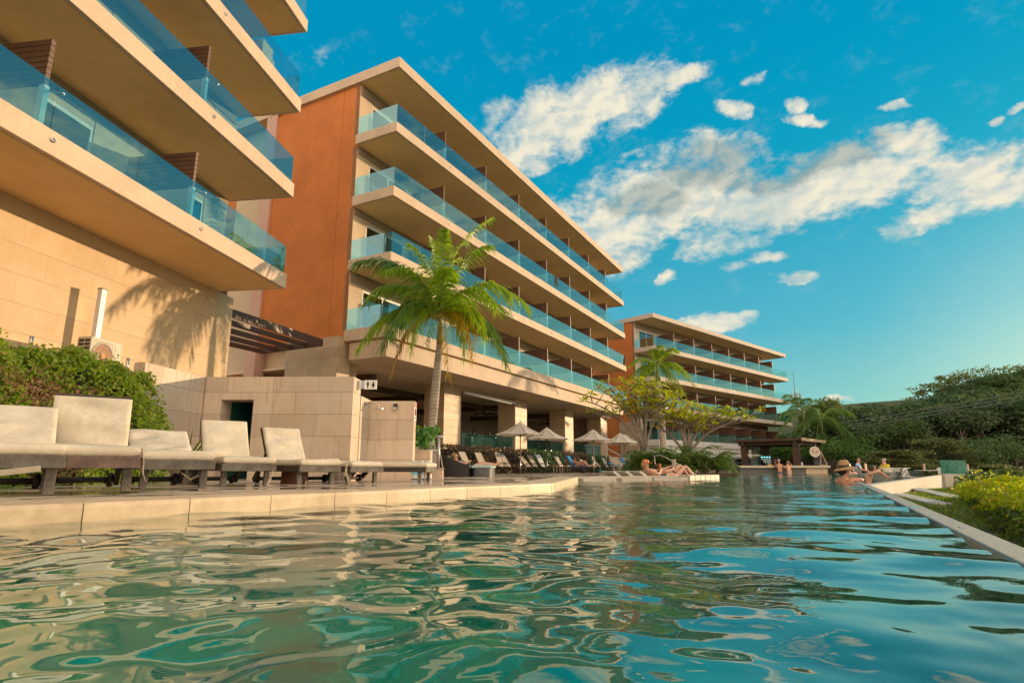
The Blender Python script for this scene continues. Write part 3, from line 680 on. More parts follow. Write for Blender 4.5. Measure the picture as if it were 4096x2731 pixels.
dz = lambda y: DZ - .0125 * max(0, min(6, y - 5)) + .003
def lounger(loc, az, ang, label, seed, straps=(), z=None, board=GWOOD, bl=.57):
    t = thing('sun_lounger', label, 'sun lounger', (*loc, z if z is not None else dz(loc[1])), R(-az), 'wooden loungers with cream cushions along the pool')
    w, l = .33, 1.95
    f = MB()
    for sx in (-1, 1): f.b(sx * w - .0225, sx * w + .0225, .034, l, .195, .285)
    for y in (.5, .85): f.b(-w + .03, w - .03, y, y + .06, .22, .25)
    for i in range(7): f.b(-w + .03, w - .03, .1 + i * .15, .2 + i * .15, .262, .279)
    f.build('frame', DWOOD, t, bevel=.004)
    MB().b(-w - .012, w + .012, 0, .033, .192, .287).build('front_board', board, t, bevel=.004)
    for sx in (-1, 1):
        MB().b(-.034, .034, -.028, .028, 0, .20).build('leg', GWOOD, t, bevel=.004, loc=(sx * (w - .06), .15, 0))
        lg = MB().bar((sx * (w - .03), 1.50, .2), (sx * (w - .03), 1.66, .05), .045, .085).build('leg', DWOOD, t)
        MB().lathe([(.02, -.03), (.068, -.026), (.075, 0), (.068, .026), (.02, .03)], 16, M=Ry(R(90))).build('wheel', RUBBER, lg, smooth=True, loc=(sx * (w - .085), 1.66, .075))
    MB().tube([(-w + .05, 1.66, .075), (w - .05, 1.66, .075)], .03, 8).build('axle', DWOOD, t, smooth=True)
    V, Q = cushion(.66, 1.17, .10, seed); s_ = np_mesh('seat_cushion', V, Q, CLOTH, t, True); s_.location = (0, -.005, .278)
    a = R(ang); y0, z0 = 1.17, .285
    bf = MB(); M = Rx(a)
    for sx in (-1, 1): bf.b(sx * .29 - .02, sx * .29 + .02, 0, bl + .06, -.02, .025, M, (0, y0, z0))
    bf.b(-.31, .31, bl - .01, bl + .06, -.022, .022, M, (0, y0, z0))
    for i in range(4): bf.b(-.27, .27, .05 + i * .13, .15 + i * .13, -.005, .012, M, (0, y0, z0))
    if ang > 5:
        e = np.array([0, y0, z0]) + M @ np.array([0, bl * .6, -.02])
        for sx in (-.24, .24): bf.bar((sx, e[1], e[2]), (sx, min(1.9, e[1] + .12), .24), .03)
    bf.build('backrest', DWOOD, t)
    V, Q = cushion(.64, bl, .09, seed + 50, .014); V = (V + np.array([0, .02, .026])) @ M.T + np.array([0, y0, z0])
    np_mesh('back_cushion', V, Q, CLOTH, t, True)
    for P in straps:
        P = [np.array(p) for p in P]; mb = MB()
        for p, q in zip(P[:-1], P[1:]): mb.bar(p, q, .045, .004, up=(1, .2, .3))
        mb.build('strap', CLOTH, t)
    return t
def foot(leg, az):
    a = R(-az); return (leg[0] - (math.cos(a) * .27 - math.sin(a) * .15), leg[1] - (math.sin(a) * .27 + math.cos(a) * .15))
lounger((-3.56, 4.25), -40, 42, 'wooden lounger at the left picture edge with half raised cream cushion', 1, [((-.25, .05, .2), (-.1, 0, .15), (.2, -.03, .19))])
lounger((-3.41, 4.9), -37, 78, 'wooden lounger with tall cream cushion bolt upright before the ivy', 2, [((.345, .03, .36), (.36, .02, .26), (.37, .05, .16), (.42, .3, .1))], board=mat('faded_red_teak', (.20, .13, .10), .7, .16, 6., .002, 50, c2=(.09, .06, .05), coord='obj'))
lounger((-3.39, 6.15), -38, 30, 'wooden lounger with low tilted cushion between two upright backs', 3, [((.0, .1, .2), (.15, .15, .09), (.3, .2, .17))])
lounger((-3.42, 7.9), -40, 62, 'wooden lounger with raised cushion in front of the restroom doorway', 4, bl=.66, straps=[((.3, .02, .2), (.27, -.02, .1), (.24, .0, .01), (.32, .02, .003))])
lounger((-2.90, 9.2), -46, 59, 'wooden lounger with wrinkled raised cushion before the stone restroom wall', 5, bl=.66)
lounger((-2.48, 10.4), -50, 0, 'flat wooden lounger with brightly sunlit front board', 6, [((-.34, .1, .36), (-.36, .1, .2), (-.33, .05, .02), (-.2, -.05, .004))], z=dz(10.4))
lounger((-1.6, 12.1), -80, 0, 'flat wooden lounger turned side on at the end of the near row', 7, [((.33, .1, .37), (.36, .05, .3), (.36, .12, .2), (.35, .2, .13))], z=dz(12))

def stump(label, loc, r, h, c, c2, seed):
    g = np.random.default_rng(seed); mb = MB(); n = 18; prof = []
    V = []; F = []; lv = (0, .03, h * .5, h - .03, h); rr = (r * .98, r, r * .97, r, r * .96)
    for z_, r0 in zip(lv, rr):
        for k_ in range(n): a = 2 * math.pi * k_ / n; q = r0 * (1 + .05 * math.sin(3 * a + seed) + .03 * math.sin(7 * a)); V.append((q * math.cos(a), q * math.sin(a), z_))
    for i in range(len(lv) - 1):
        for k_ in range(n): F.append((i * n + k_, i * n + (k_ + 1) % n, (i + 1) * n + (k_ + 1) % n, (i + 1) * n + k_))
    F.append(tuple(range((len(lv) - 1) * n, len(lv) * n))); mb.add(V, F)
    m, k = newmat(label[:12].replace(' ', '_') + '_grain'); nn_ = k.noise(k.scale(k.obj, (9., 9., .8)), 1.5, 5, .65); k.L(k.mix(k.ramp(nn_, .3, .7), c2, c), k.p.inputs['Base Color']); k.p.inputs['Roughness'].default_value = .5
    t = thing('stump_table', label, 'side table', loc); mb.build('trunk', m, t, smooth=True); MB().lathe([(r * .75, -.0), (r * .9, .012), (r * .8, .02)], 18, o=(0, 0, h - .012)).build('top', m, t); return t
stump('red brown log side table under the raised lounger cushions', (-3.55, 9.9, dz(9.9)), .21, .34, (.20, .075, .03), (.09, .028, .012), 1)
stump('grey weathered log side table beside the flat loungers', (-3.72, 13.05, dz(13)), .2, .36, (.33, .28, .21), (.12, .09, .07), 4)

# terrace retained behind the creeper, with plant equipment
struct(MB().b(-16, -7.45, 1.5, 14.2, -1., 2.16).build('upper_terrace', mat('terrace_soil', (.2, .15, .1), .9, .2, 3)))
W1R = R(90 - 8.3)
ac = thing('air_conditioner', 'beige outdoor air conditioner with orange fan behind the creeper', 'air conditioner', (-9.22, 13.0, 2.3), W1R)
ACM = mat('ac_casing', (.50, .43, .32), .5, .05, 3); 
cs = MB().b(-.43, .43, -.17, .17, .06, .80); cs.build('casing', ACM, ac, bevel=.015)
MB().lathe([(.27, 0), (.285, .012), (.255, .02), (.25, .0)], 28, o=(-.1, -.172, .43), M=Rx(R(90))).build('fan_ring', ACM, ac)
fd = MB().lathe([(.01, .0), (.25, .0), (.25, .006), (.01, .006)], 28, o=(-.1, -.173, .43), M=Rx(R(90))).build('fan', mat('rust_fan', (.42, .17, .05), .6, .2, 9), ac)
MB().lathe([(.07, 0), (.06, .02), (.01, .03)], 14, o=(-.1, -.18, .43), M=Rx(R(90))).build('fan_hub', mat('orange_hub', (.55, .27, .08), .5, .1), fd)
gr = MB()
for i in range(13): gr.b(-.37 + i * .045, -.366 + i * .045, -.2, -.195, .12, .74)
for i in range(6): gr.b(-.38, .19, -.202, -.197, .14 + i * .12, .144 + i * .12)
gr.build('fan_guard', mat('guard_wire', (.5, .47, .42), .5), ac)
sg = MB()
for i in range(7): 
    for j in range(2): sg.b(-.437, -.428, -.14 + j * .15, -.02 + j * .15, .18 + i * .085, .235 + i * .085)
sg.build('side_grille', BLACK, ac); MB().b(.24, .40, -.176, -.17, .15, .72).build('service_panel', mat('ac_panel', (.46, .42, .35), .5, .03), ac)
for sx in (-.3, .3): MB().b(sx - .03, sx + .03, -.17, .17, 0, .06).build('foot', BLACK, ac)
pp_ = thing('pipe_duct', 'white square pipe duct rising up the stone wall above the air conditioner', 'pipe', (-9.86, 13.7, 2.6), W1R)
MB().b(-.075, .075, -.06, .06, 0, 1.9).build('cover', WHITE, pp_, bevel=.008); MB().b(-.085, .085, -.07, .07, 1.9, 1.925).build('cap', mat('duct_cap', (.25, .24, .23), .6), pp_)
for i, (x, y, h, lb_) in enumerate(((-7.72, 9.3, .22, 'short steel post nearest the left edge above the creeper'), (-8.3, 11.0, .36, 'left one of two bare pipe posts above the creeper'), (-8.2, 11.5, .38, 'bare pipe post just left of the air conditioner'), (-7.9, 12.0, .36, 'shiny short pipe post in front of the air conditioner'))):
    t = MB().tube([(0, 0, 0), (0, 0, h)], .03, 10).ball((0, 0, h), (.032, .032, .012), 10).build('pipe_post', STEEL if i in (0, 3) else mat('dull_pipe', (.32, .28, .22), .5, .1), smooth=True, loc=(x, y, 2.15)); tag(t, lb_, 'post', 'short pipe posts above the creeper')
# walls round the restrooms
t = thing('garden_wall', 'low limestone wall stepping back behind the ivy towards the restrooms', 'wall', (-7.28, 11.6, 0), R(84))
MB().b(0, 2.2, -.0, .24, -.2, 2.36).build('wall_body', STONE2, t, bevel=.006)
t = thing('restroom_wall', 'limestone restroom wall with dark doorway behind the loungers', 'wall', (-7.05, 13.55, 0), R(-.8))
MB().b(0, .40, 0, .5, -.2, 2.36).b(1.14, 3.42, 0, .62, -.2, 2.36).b(.40, 1.14, 0, .5, 1.83, 2.36).build('wall_body', STONE2, t, bevel=.006)
TEAL = mat('teal_paint', (.02, .16, .13), .6, .1)
MB().b(.35, 1.2, 1.6, 1.65, 0, 1.9).b(.36, .40, .5, 1.6, 0, 1.9).build('passage_wall', TEAL, t); MB().b(.3, 1.2, .5, 1.66, 1.9, 1.95).build('passage_ceiling', DARK, t); MB().b(1.145, 1.2, .63, 1.6, -.1, 1.9).build('passage_side', DARK, t)
t = thing('shower_wall', 'lower limestone shower screen wall beside the tall palm', 'wall', (-3.62, 14.2, 0))
MB().b(-.15, 0, 0, 1.05, -.2, 2.0).build('side_wall', STONE2, t); MB().b(0, 1.14, .85, 1.2, -.2, 1.97).build('front_wall', STONE2, t, bevel=.006)
t = thing('shower', 'chrome rain shower head on a wall arm by the restroom corner', 'shower', (-3.6, 14.55, 1.86))
MB().tube([(0, 0, 0), (.02, 0, 0)], .05, 12).tube([(0, 0, 0), (.27, 0, 0), (.31, 0, -.02), (.33, 0, -.06), (.33, 0, -.12)], .013, 8).build('arm', STEEL, t, smooth=True)
MB().lathe([(.015, .02), (.02, .008), (.12, 0), (.12, -.012), (.01, -.014)], 24, o=(.33, 0, -.13)).build('head', STEEL, t)
t = thing('floodlight', 'small black solar floodlight on the shower wall', 'lamp', (-2.95, 15.03, 1.78))
MB().b(-.05, .05, -.08, -.0, -.02, .1, Rx(R(-18))).build('body', BLACK, t, bevel=.008); MB().b(-.042, .042, -.085, -.08, -.06, .0, Rx(R(-18))).build('lens', mat('lens', (.4, .42, .4), .2), t)
t = thing('restroom_sign', 'white projecting sign with black man and woman figures', 'sign', (-3.60, 14.0, 2.24)); t.scale = (.74, .9, .78)
MB().b(0, .12, -.012, .012, -.125, .125).build('bracket', mat('sign_bracket', (.45, .55, .58), .4), t)
pn = MB().b(.12, .52, -.015, .015, -.14, .14).build('panel', mat('sign_white', (.78, .78, .74), .4, .02), t, bevel=.006)
def picto(x, woman):
    mb = MB().lathe([(.001, 0), (.021, 0), (.021, .004), (.001, .004)], 14, o=(x, -.0165, .085), M=Rx(R(90)))
    P = [(-.035, .058), (.035, .058), (.04, .05), (.04, -.01), (.027, -.01), (.027, .035), (.022, .035), (.022, -.105), (.003, -.105), (.003, -.02), (-.003, -.02), (-.003, -.105), (-.022, -.105), (-.022, .035), (-.027, .035), (-.027, -.01), (-.04, -.01), (-.04, .05)]
    if woman: P = [(-.028, .058), (.028, .058), (.05, -.01), (.038, -.016), (.026, .025), (.045, -.045), (.02, -.045), (.02, -.105), (.003, -.105), (.003, -.045), (-.003, -.045), (-.003, -.105), (-.02, -.105), (-.02, -.045), (-.045, -.045), (-.026, .025), (-.038, -.016), (-.05, -.01)]
    n_ = len(P); v = [(x + a_, -.0205, b_) for a_, b_ in P] + [(x + a_, -.0155, b_) for a_, b_ in P]
    mb.add(v, [tuple(range(n_)), tuple(range(n_, 2 * n_))[::-1]] + [(i, n_ + i, n_ + (i + 1) % n_, (i + 1) % n_) for i in range(n_)]); return mb
picto(.235, 0).build('man_figure', BLACK, pn); picto(.41, 1).build('woman_figure', BLACK, pn); MB().b(.319, .325, -.019, -.0155, -.1, .1).build('divider', BLACK, pn)
t = thing('no_smoking_sign', 'white and red no smoking notice on the shower wall end', 'sign', (-2.475, 15.2, 1.72))
MB().b(-.006, .006, -.16, .16, -.24, .24).build('panel', mat('sign_white', ()), t)
RED = mat('sign_red', (.62, .09, .03), .5, .05); MB().b(.0065, .009, -.155, .155, .11, .235).build('header', RED, t)
MB().lathe([(.105, 0), (.105, .003), (.082, .003), (.082, 0)], 28, o=(.0065, 0, -.02), M=Ry(R(90))).build('ring', RED, t); MB().bar((.0085, -.07, .05), (.0085, .07, -.09), .02, .003, up=(1, 0, 0)).build('slash', RED, t)
MB().b(.0065, .0078, -.06, .06, -.03, -.008).build('cigarette', BLACK, t)
MW = Matrix.Translation((.0095, 0, .172)) @ Matrix.Rotation(R(90), 4, 'Z') @ FACE
text_mesh('lettering', 'PROHIBIDO\nFUMAR', .05, mat('sign_white', ()), t, MW); text_mesh('lettering', 'NO SMOKING', .035, BLACK, t, Matrix.Translation((.0075, 0, -.17)) @ Matrix.Rotation(R(90), 4, 'Z') @ FACE)
# brown steel pergola between the wings
t = thing('pergola', 'dark brown steel pergola beams between the stone wall and the orange wing', 'pergola', (-9.5, 19.4, 0))
BRN = mat('brown_steel', (.085, .045, .033), .45, .1, 3)
pa, pb = np.array([0, 0, 5.42]), np.array([1.55, 4.85, 5.42])
for i in range(5):
    o_ = np.array([-.80, .43, 0]) * i * 1.15; MB().bar(pa + o_, pb + o_ * .9, .09, .30 if i == 0 else .2).build('beam', BRN, t)
MB().bar(pb + (.0, .02, -.0), pb + np.array([-.8, .43, 0]) * 4., .1, .26).build('end_beam', BRN, t)
# ---------------------------------------------------------------- planting
LIVY = leafmat('ivy_leaf', (.13, .22, .02), (.27, .36, .03), .45, .45, c3=(.34, .30, .05)); LIVB = leafmat('dry_ivy_leaf', (.22, .12, .06), (.34, .20, .10), .2, .8)
def surf_cloud(n, fn):
    """random points from fn(u,v)->(x,y,z),(nx,ny,nz)"""
    u = rng.random(n); v = rng.random(n); return fn(u, v)
def ivy(u, v):
    y = 3.2 + 8.4 * u; lump = .28 * np.sin(y * 1.9) + .2 * np.sin(y * 4.3 + 1) + .22 * np.sin(v * 7 + y * 2.2)
    v2 = v; z = 2.08 * np.sin(np.clip(v2, 0, 1) * math.pi / 2) ** 1.0
    x = -7.35 + (1 - v2) ** 1.3 * .75 + .28 * np.sqrt(np.clip(1 - v2, 0, 1)) + lump * .28
    z = z + .12 * np.sin(y * 2.7) * v2 + .08 * np.sin(y * 7.1 + 2) * v2
    top = v > .93; x = np.where(top, x - rng.random(len(u)) * .9, x); z = np.where(top, 2.04 + .12 * np.sin(y * 2.7) + rng.random(len(u)) * .1, z)
    return np.stack([x, y, z], -1)
U, Vv = rng.random(34000), rng.random(34000) ** .9; Cc = ivy(U, Vv) + rng.normal(0, .05, (34000, 3))
dead = (np.exp(-(((Cc[:, 1] - 8.5) / 1.2) ** 2 + ((Cc[:, 2] - 1.42) / .2) ** 2)) + .9 * np.exp(-(((Cc[:, 1] - 8.6) / .35) ** 2 + ((Cc[:, 2] - .5) / .5) ** 2))) > rng.random(34000) * 1.1
hole = (np.sin(Cc[:, 1] * 5.1) * np.sin(Cc[:, 2] * 6.3 + Cc[:, 1] * 2) > .55) & (rng.random(34000) < .55)
t = thing('creeper', 'thick green creeper with dry brown patch covering the bank behind the loungers', 'creeper', (0, 0, 0))
Nn = rand_dirs(34000, .3) + np.array([.7, -.4, .3])
a_ = ~dead & ~hole; V, Q = leaf_arrays(Cc[a_], Nn[a_], rng.uniform(.045, .095, a_.sum()), .7, .08); np_mesh('foliage', V, Q, LIVY, t)
V, Q = leaf_arrays(Cc[dead], Nn[dead], rng.uniform(.04, .09, dead.sum()), .5, .1); np_mesh('dry_foliage', V, Q, LIVB, t)
tw = MB()
for i in range(260):
    j = rng.integers(0, dead.sum()); p = Cc[dead][j]; d = rand_dirs(1)[0] * rng.uniform(.1, .3); tw.tube([p, p + d * .5 + (0, 0, .02), p + d], [.006, .005, .002], 4, False)
tw.build('twigs', mat('dry_twig', (.22, .13, .08), .9, .2), t)['kind'] = 'stuff'
bk_ = MB(); ys_ = np.linspace(2.8, 11.6, 30)
bp_ = [[(-7.5 + .78 * (1 - v) ** 1.3 + .15 * math.sin(y * 1.9) * (1 - v), y, 1.95 * math.sin(v * math.pi / 2)) for v in np.linspace(0, 1, 8)] for y in ys_]
bk_.add([p for r in bp_ for p in r], [(i * 8 + j, i * 8 + j + 1, (i + 1) * 8 + j + 1, (i + 1) * 8 + j) for i in range(29) for j in range(7)])
bk_.build('root_bank', mat('creeper_soil', (.035, .03, .018), .95, .2, 4), t, smooth=True)

# aloe by the wall
t = thing('aloe_plant', 'spiky green aloe beside the low wall behind the loungers', 'aloe', (-4.95, 9.2, .3)); al_ = MB()
for i in range(16):
    a = rng.uniform(0, 6.28); l = rng.uniform(.35, .62); e = R(rng.uniform(50, 85)); d = np.array([math.cos(a) * math.cos(e), math.sin(a) * math.cos(e), math.sin(e)])
    pts_ = [d * l * s_ + np.array([math.cos(a), math.sin(a), -.3]) * .12 * s_ ** 2 for s_ in (0, .35, .7, 1)]
    al_.tube(pts_, [.028, .024, .014, .002], 5)
al_.build('leaves', leafmat('aloe_leaf', (.12, .17, .04), (.22, .26, .06), .2, .4), t)
MB().lathe([(.14, -.3), (.19, -.25), (.22, .02), (.2, .02), (.18, -.02)], 16).build('pot', mat('clay_pot', (.2, .16, .12), .8), t)

# ------- royal palms: curved fronds with hanging leaflets
BARK = None
m, k = newmat('palm_trunk'); sx = k.new('ShaderNodeSeparateXYZ'); k.L(k.obj, sx.inputs[0])
rg = k.math('SINE', k.math('MULTIPLY_ADD', sx.outputs[2], 46., k.math('MULTIPLY', k.noise(k.obj, 2.5, 3), 9.)))
cc = k.mix(k.ramp(k.noise(k.obj, 3., 5), .3, .7), (.30, .255, .20), (.43, .38, .32)); cc = k.mix(k.ramp(rg, .6, .95, 0, .4), cc, (.14, .11, .085)); k.L(cc, k.p.inputs['Base Color']); k.p.inputs['Roughness'].default_value = .8
b_ = k.new('ShaderNodeBump'); b_.inputs['Distance'].default_value = .008; k.L(rg, b_.inputs['Height']); k.L(b_.outputs[0], k.p.inputs['Normal']); PTRUNK = m
PSHAFT = mat('palm_crownshaft', (.16, .22, .05), .4, .1, 2., coord='obj')
LP_G = leafmat('palm_leaflet', (.15, .27, .012), (.32, .44, .02), .45, .38, spec=.45); LP_D = leafmat('palm_leaflet_dark', (.07, .16, .025), (.13, .23, .03), .35, .38, spec=.45)
LP_Y = leafmat('palm_leaflet_yellow', (.34, .27, .02), (.52, .30, .02), .4, .5); LP_B = leafmat('palm_leaflet_dry', (.30, .15, .05), (.36, .24, .13), .2, .8)
RACH = mat('palm_rachis', (.24, .28, .07), .5, .1)
def frond(parent, base, ctrl, tip, m, n=76, ll=.68, droop=.75, wid=.05, seed=0, name='frond'):
    g = np.random.default_rng(seed); base, ctrl, tip = [np.array(p, float) for p in (base, ctrl, tip)]
    B = lambda s: (1 - s) ** 2 * base + 2 * s * (1 - s) * ctrl + s * s * tip
    D = lambda s: 2 * (1 - s) * (ctrl - base) + 2 * s * (tip - ctrl)
    V = []; F = []
    for i in range(n):
        s = .10 + .9 * (i + .5) / n
        for sd_ in (-1, 1):
            ss = min(1, s + g.normal(0, .006)); p = B(ss); t = D(ss); t /= np.linalg.norm(t)
            side = np.cross(t, [0, 0, 1.]); side /= (np.linalg.norm(side) + 1e-6); up = np.cross(side, t)
            L = ll * (math.sin(min(1, .12 + ss * 1.05) * math.pi * .93) ** .55 + .12) * g.uniform(.85, 1.1)
            d = side * sd_ * (.85 + .1 * g.normal()) + t * (.55 + .5 * ss) + up * (.25 + .35 * g.normal()); d /= np.linalg.norm(d)
            pr = p; m0 = len(V); wv = np.cross(d, up); wv = t * .7 + up * .4; wv /= np.linalg.norm(wv)
            for j, f in enumerate((0, .35, .7, 1.)):
                q = p + d * L * f + np.array([0, 0, -1.]) * droop * L * f * f
                w_ = wid * (.6, 1., .75, .05)[j]
                V += [q + wv * w_ * .5, q - wv * w_ * .5]
            F += [(m0 + 2 * j, m0 + 2 * j + 1, m0 + 2 * j + 3, m0 + 2 * j + 2) for j in range(3)]
    f = np_mesh(name, np.array(V), np.array(F), m, parent)
    MB().tube([B(s) for s in np.linspace(0, .98, 12)], list(np.linspace(.032, .006, 12)), 6).build('rachis', RACH, f, smooth=True); return f
def palm(label, loc, H, lean, r, fronds, shaft=1.3, sc_=1., grp=None, name='royal_palm'):
    t = thing(name, label, 'palm tree', loc, group=grp); lx, ly = lean
    P = [(lx * (s ** 1.5), ly * s, H * s) for s in np.linspace(0, 1, 14)]; rad = [r * (1.12 - .2 * abs(s - .0) + .25 * math.exp(-((s - .62) / .25) ** 2) - .1 * s) for s in np.linspace(0, 1, 14)]
    MB().tube(P, rad, 18).build('trunk', PTRUNK, t, smooth=True)
    top = np.array(P[-1]); sh = [top + np.array([lx * .05 * s, 0, shaft * s]) for s in np.linspace(0, 1, 6)]
    MB().tube(sh, [r * .86, r * .92, r * .74, r * .55, r * .42, r * .25], 14).build('crownshaft', PSHAFT, t, smooth=True)
    c = top + np.array([0, 0, shaft * .88])
    for i, (cx, cy, cz_, tx, ty, tz, m_, kw) in enumerate(fronds):
        frond(t, c + rng.normal(0, .03, 3), c + np.array([cx, cy, cz_]) * sc_, c + np.array([tx, ty, tz]) * sc_, m_, seed=i + int(H * 10), **kw)
    return t
FR = [  # control and tip of each frond, metres from the crown
 (-1.0, -.4, 2.3, -2.85, -.6, 1.75, LP_D, dict(ll=.85, n=88)), (.1, .2, 2.9, 1.75, .3, 3.75, LP_G, dict(ll=.8)), (-.5, .2, 2.3, -1.2, .3, 2.75, LP_G, dict(ll=.7)), (.6, -.4, 2.3, 1.7, -.6, 2.35, LP_G, dict(ll=.75)), (.1, -.5, 2.4, .2, -1.2, 2.7, LP_G, dict(ll=.65)), (-1.2, -.9, 1.5, -2.2, -1.3, .3, LP_G, dict(ll=.75)), (.9, -.8, .9, 1.6, -1.2, -1.0, LP_G, dict(ll=.7)), (-.6, -.9, .7, -.8, -1.3, -1.5, LP_G, dict(ll=.6)), (1.3, -.3, 2.0, 3.0, -.4, .25, LP_G, dict(ll=.85, n=88)),
 (-1.5, -.6, .75, -2.55, -.9, -1.35, LP_G, dict(ll=.7)), (-.9, -1.3, .9, -1.35, -2., -1.1, LP_D, dict(ll=.62)), (1.6, -.3, .55, 2.3, -.5, -1.75, LP_D, dict(ll=.68)),
 (1.0, -1.0, .5, 1.25, -1.3, -1.75, LP_Y, dict(ll=.62)), (.35, -1.2, .2, .45, -1.2, -2.35, LP_Y, dict(ll=.5, n=54)), (-1.1, -.2, .3, -1.55, -.3, -2.1, LP_B, dict(ll=.4, n=54, droop=1.)),
 (-.5, .8, 1.9, -1.7, 1.6, 1.3, LP_D, dict(ll=.68)), (1.0, 1.2, 1.7, 2.3, 2.2, .7, LP_G, dict(ll=.68)), (.2, -1.3, 1.8, .6, -2.4, .7, LP_G, dict(ll=.7)), (-.7, -1.0, 1.9, -1.5, -2.2, .9, LP_G, dict(ll=.66)),
 (1.1, -1.2, 1.4, 2.0, -2.0, -.3, LP_G, dict(ll=.66)), (-.2, .3, 2.2, -.5, .5, 3.1, LP_G, dict(ll=.5)), (-.3, 1.5, 1.2, -.9, 2.8, -.4, LP_D, dict()), (1.3, .8, .8, 2.2, 1.4, -1.0, LP_D, dict()), (-1.3, .7, .8, -2.3, 1.3, -.9, LP_D, dict()), (.7, -.5, .6, .95, -.7, -1.6, LP_G, dict(ll=.55))]
palm('tall royal palm with grey trunk and yellowing lower fronds in front of the middle wing', (-3.07, 22.6, .0), 5.0, (.25, 0), .145, FR, sc_=1.13)
def crown(rs, n, up, lo, m_, L=2.2, ll=.55):
    o_ = []
    for i in range(n):
        a = 6.283 * i / n + rs.uniform(-.3, .3); e = rs.uniform(lo, up); c_, s_ = math.cos(a), math.sin(a); l = L * rs.uniform(.8, 1.1)
        o_.append((c_ * l * .5, s_ * l * .5, l * (.35 + .6 * e), c_ * l * (1 - .3 * max(e, 0)), s_ * l * (1 - .3 * max(e, 0)), l * (e * 1.0 - .25), m_, dict(ll=ll, n=40, wid=.05)))
    return o_
rs = np.random.default_rng(3)
palm('royal palm with bushy bright crown behind the plumeria trees', (10.6, 42., 0), 6.4, (-.15, 0), .2, crown(rs, 17, .9, -.75, LP_G, 2.3), grp='royal palms beyond the planted island')
# ---------------------------------------------------------------- middle deck: hedge, loungers, parasols, planted island
A2 = R(28.); P2 = np.array([-5.25, 24.3]); D2 = np.array([math.sin(A2), math.cos(A2)]); I2 = np.array([-math.cos(A2), math.sin(A2)])
w2 = lambda t, y: P2 + D2 * t + I2 * y
RZ2 = R(90 - 28)
HG = leafmat('hedge_leaf', (.03, .10, .015), (.08, .17, .02), .25, .3, spec=.6); HB = leafmat('copper_hedge_leaf', (.09, .06, .03), (.20, .11, .05), .25, .35, c3=(.05, .09, .02), spec=.6)
CORE = mat('hedge_core', (.012, .014, .008), .95, .2, 4)  # near-black solid filler standing for the shade behind the leaves
def box_hedge(label, x0, x1, m_, n, z1=1.3):
    p = w2(x0, -.35); t = thing('hedge', label, 'hedge', (*p, .0), RZ2, 'clipped hedge below the lounge terrace'); L = x1 - x0
    MB().b(.12, L - .12, .12, .9, 0, z1 - .12).build('dark_core', CORE, t)
    f = rng.random(n); u, v = rng.random(n), rng.random(n)
    C = np.where((f < .55)[:, None], np.stack([u * L, np.zeros(n), v * z1], -1), np.where((f < .85)[:, None], np.stack([u * L, v * 1., np.full(n, z1)], -1), np.stack([np.where(f < .925, 0., L), u * 1., v * z1], -1)))
    C += rng.normal(0, .05, (n, 3)); C[:, 2] += .05 * np.sin(C[:, 0] * 2.3) * (C[:, 2] / z1); C[:, 1] += .06 * np.sin(C[:, 0] * 3.1 + C[:, 2] * 4)
    V, Q = leaf_arrays(C, rand_dirs(n) + np.array([0, -.9, .5]), rng.uniform(.07, .12, n), .6, .1); np_mesh('foliage', V, Q, m_, t)
box_hedge('copper brown hedge stretch behind the man on the wicker sofa', 4.4, 12.9, HB, 7000)
box_hedge('glossy green hedge stretch behind the two nearest parasols', 12.8, 17.7, HG, 4200)
box_hedge('dull brown hedge stretch behind the woman on the blue towel', 17.6, 22.1, HB, 3800)
box_hedge('dark green hedge stretch at the far end by the stair rail', 22., 27.2, HG, 3800, 1.2)
# far sling loungers
SLING = mat('taupe_sling', (.36, .31, .24), .75, .06, 6); DKM = mat('bronze_frame', (.045, .03, .022), .4, .1); BLUE = mat('blue_towel', (.01, .22, .55), .9, .12, 5)
def sling(px_t, y, ang, label, top=None):
    p = w2(px_t, y); t = thing('sling_lounger', label, 'sun lounger', (*p, .025), RZ2 + R(rng.uniform(-4, 4)), 'sling loungers in front of the hedge')
    M = Rx(R(ang)); o = (0, 0, .34)
    MB().b(-.28, .28, -1.25, 0, .335, .35).build('seat', SLING, t); MB().b(-.28, .28, 0, .72, -.005, .012, M, o).build('backrest', SLING, t)
    fr = MB()
    for sx in (-.3, .3):
        fr.tube([(sx, -1.28, .34), (sx, 0, .34)], .018, 6).tube([(sx, 0, .34), tuple(M @ np.array([sx, .74, 0]) + np.array(o))], .018, 6)
    fr.tube([tuple(M @ np.array([-.3, .74, 0]) + np.array(o)), tuple(M @ np.array([.3, .74, 0]) + np.array(o))], .018, 6).tube([(-.3, -1.28, .34), (.3, -1.28, .34)], .018, 6)
    fr.build('frame', DKM, t)
    for sx in (-.3, .3):
        for a, b in (((-1.15, .33), (-.55, 0)), ((-.5, .33), (-1.1, 0)), ((-.15, .33), (.45, 0)), ((.3, .33), (-.25, 0))):
            MB().tube([(sx, a[0], a[1]), (sx, b[0], b[1])], .014, 5).build('leg', DKM, t)
        MB().tube([(sx, .1, .36), (sx, 0, .52), (sx, -.3, .55), (sx, -.5, .36)], .016, 6).build('armrest', DKM, t)
    return t, M
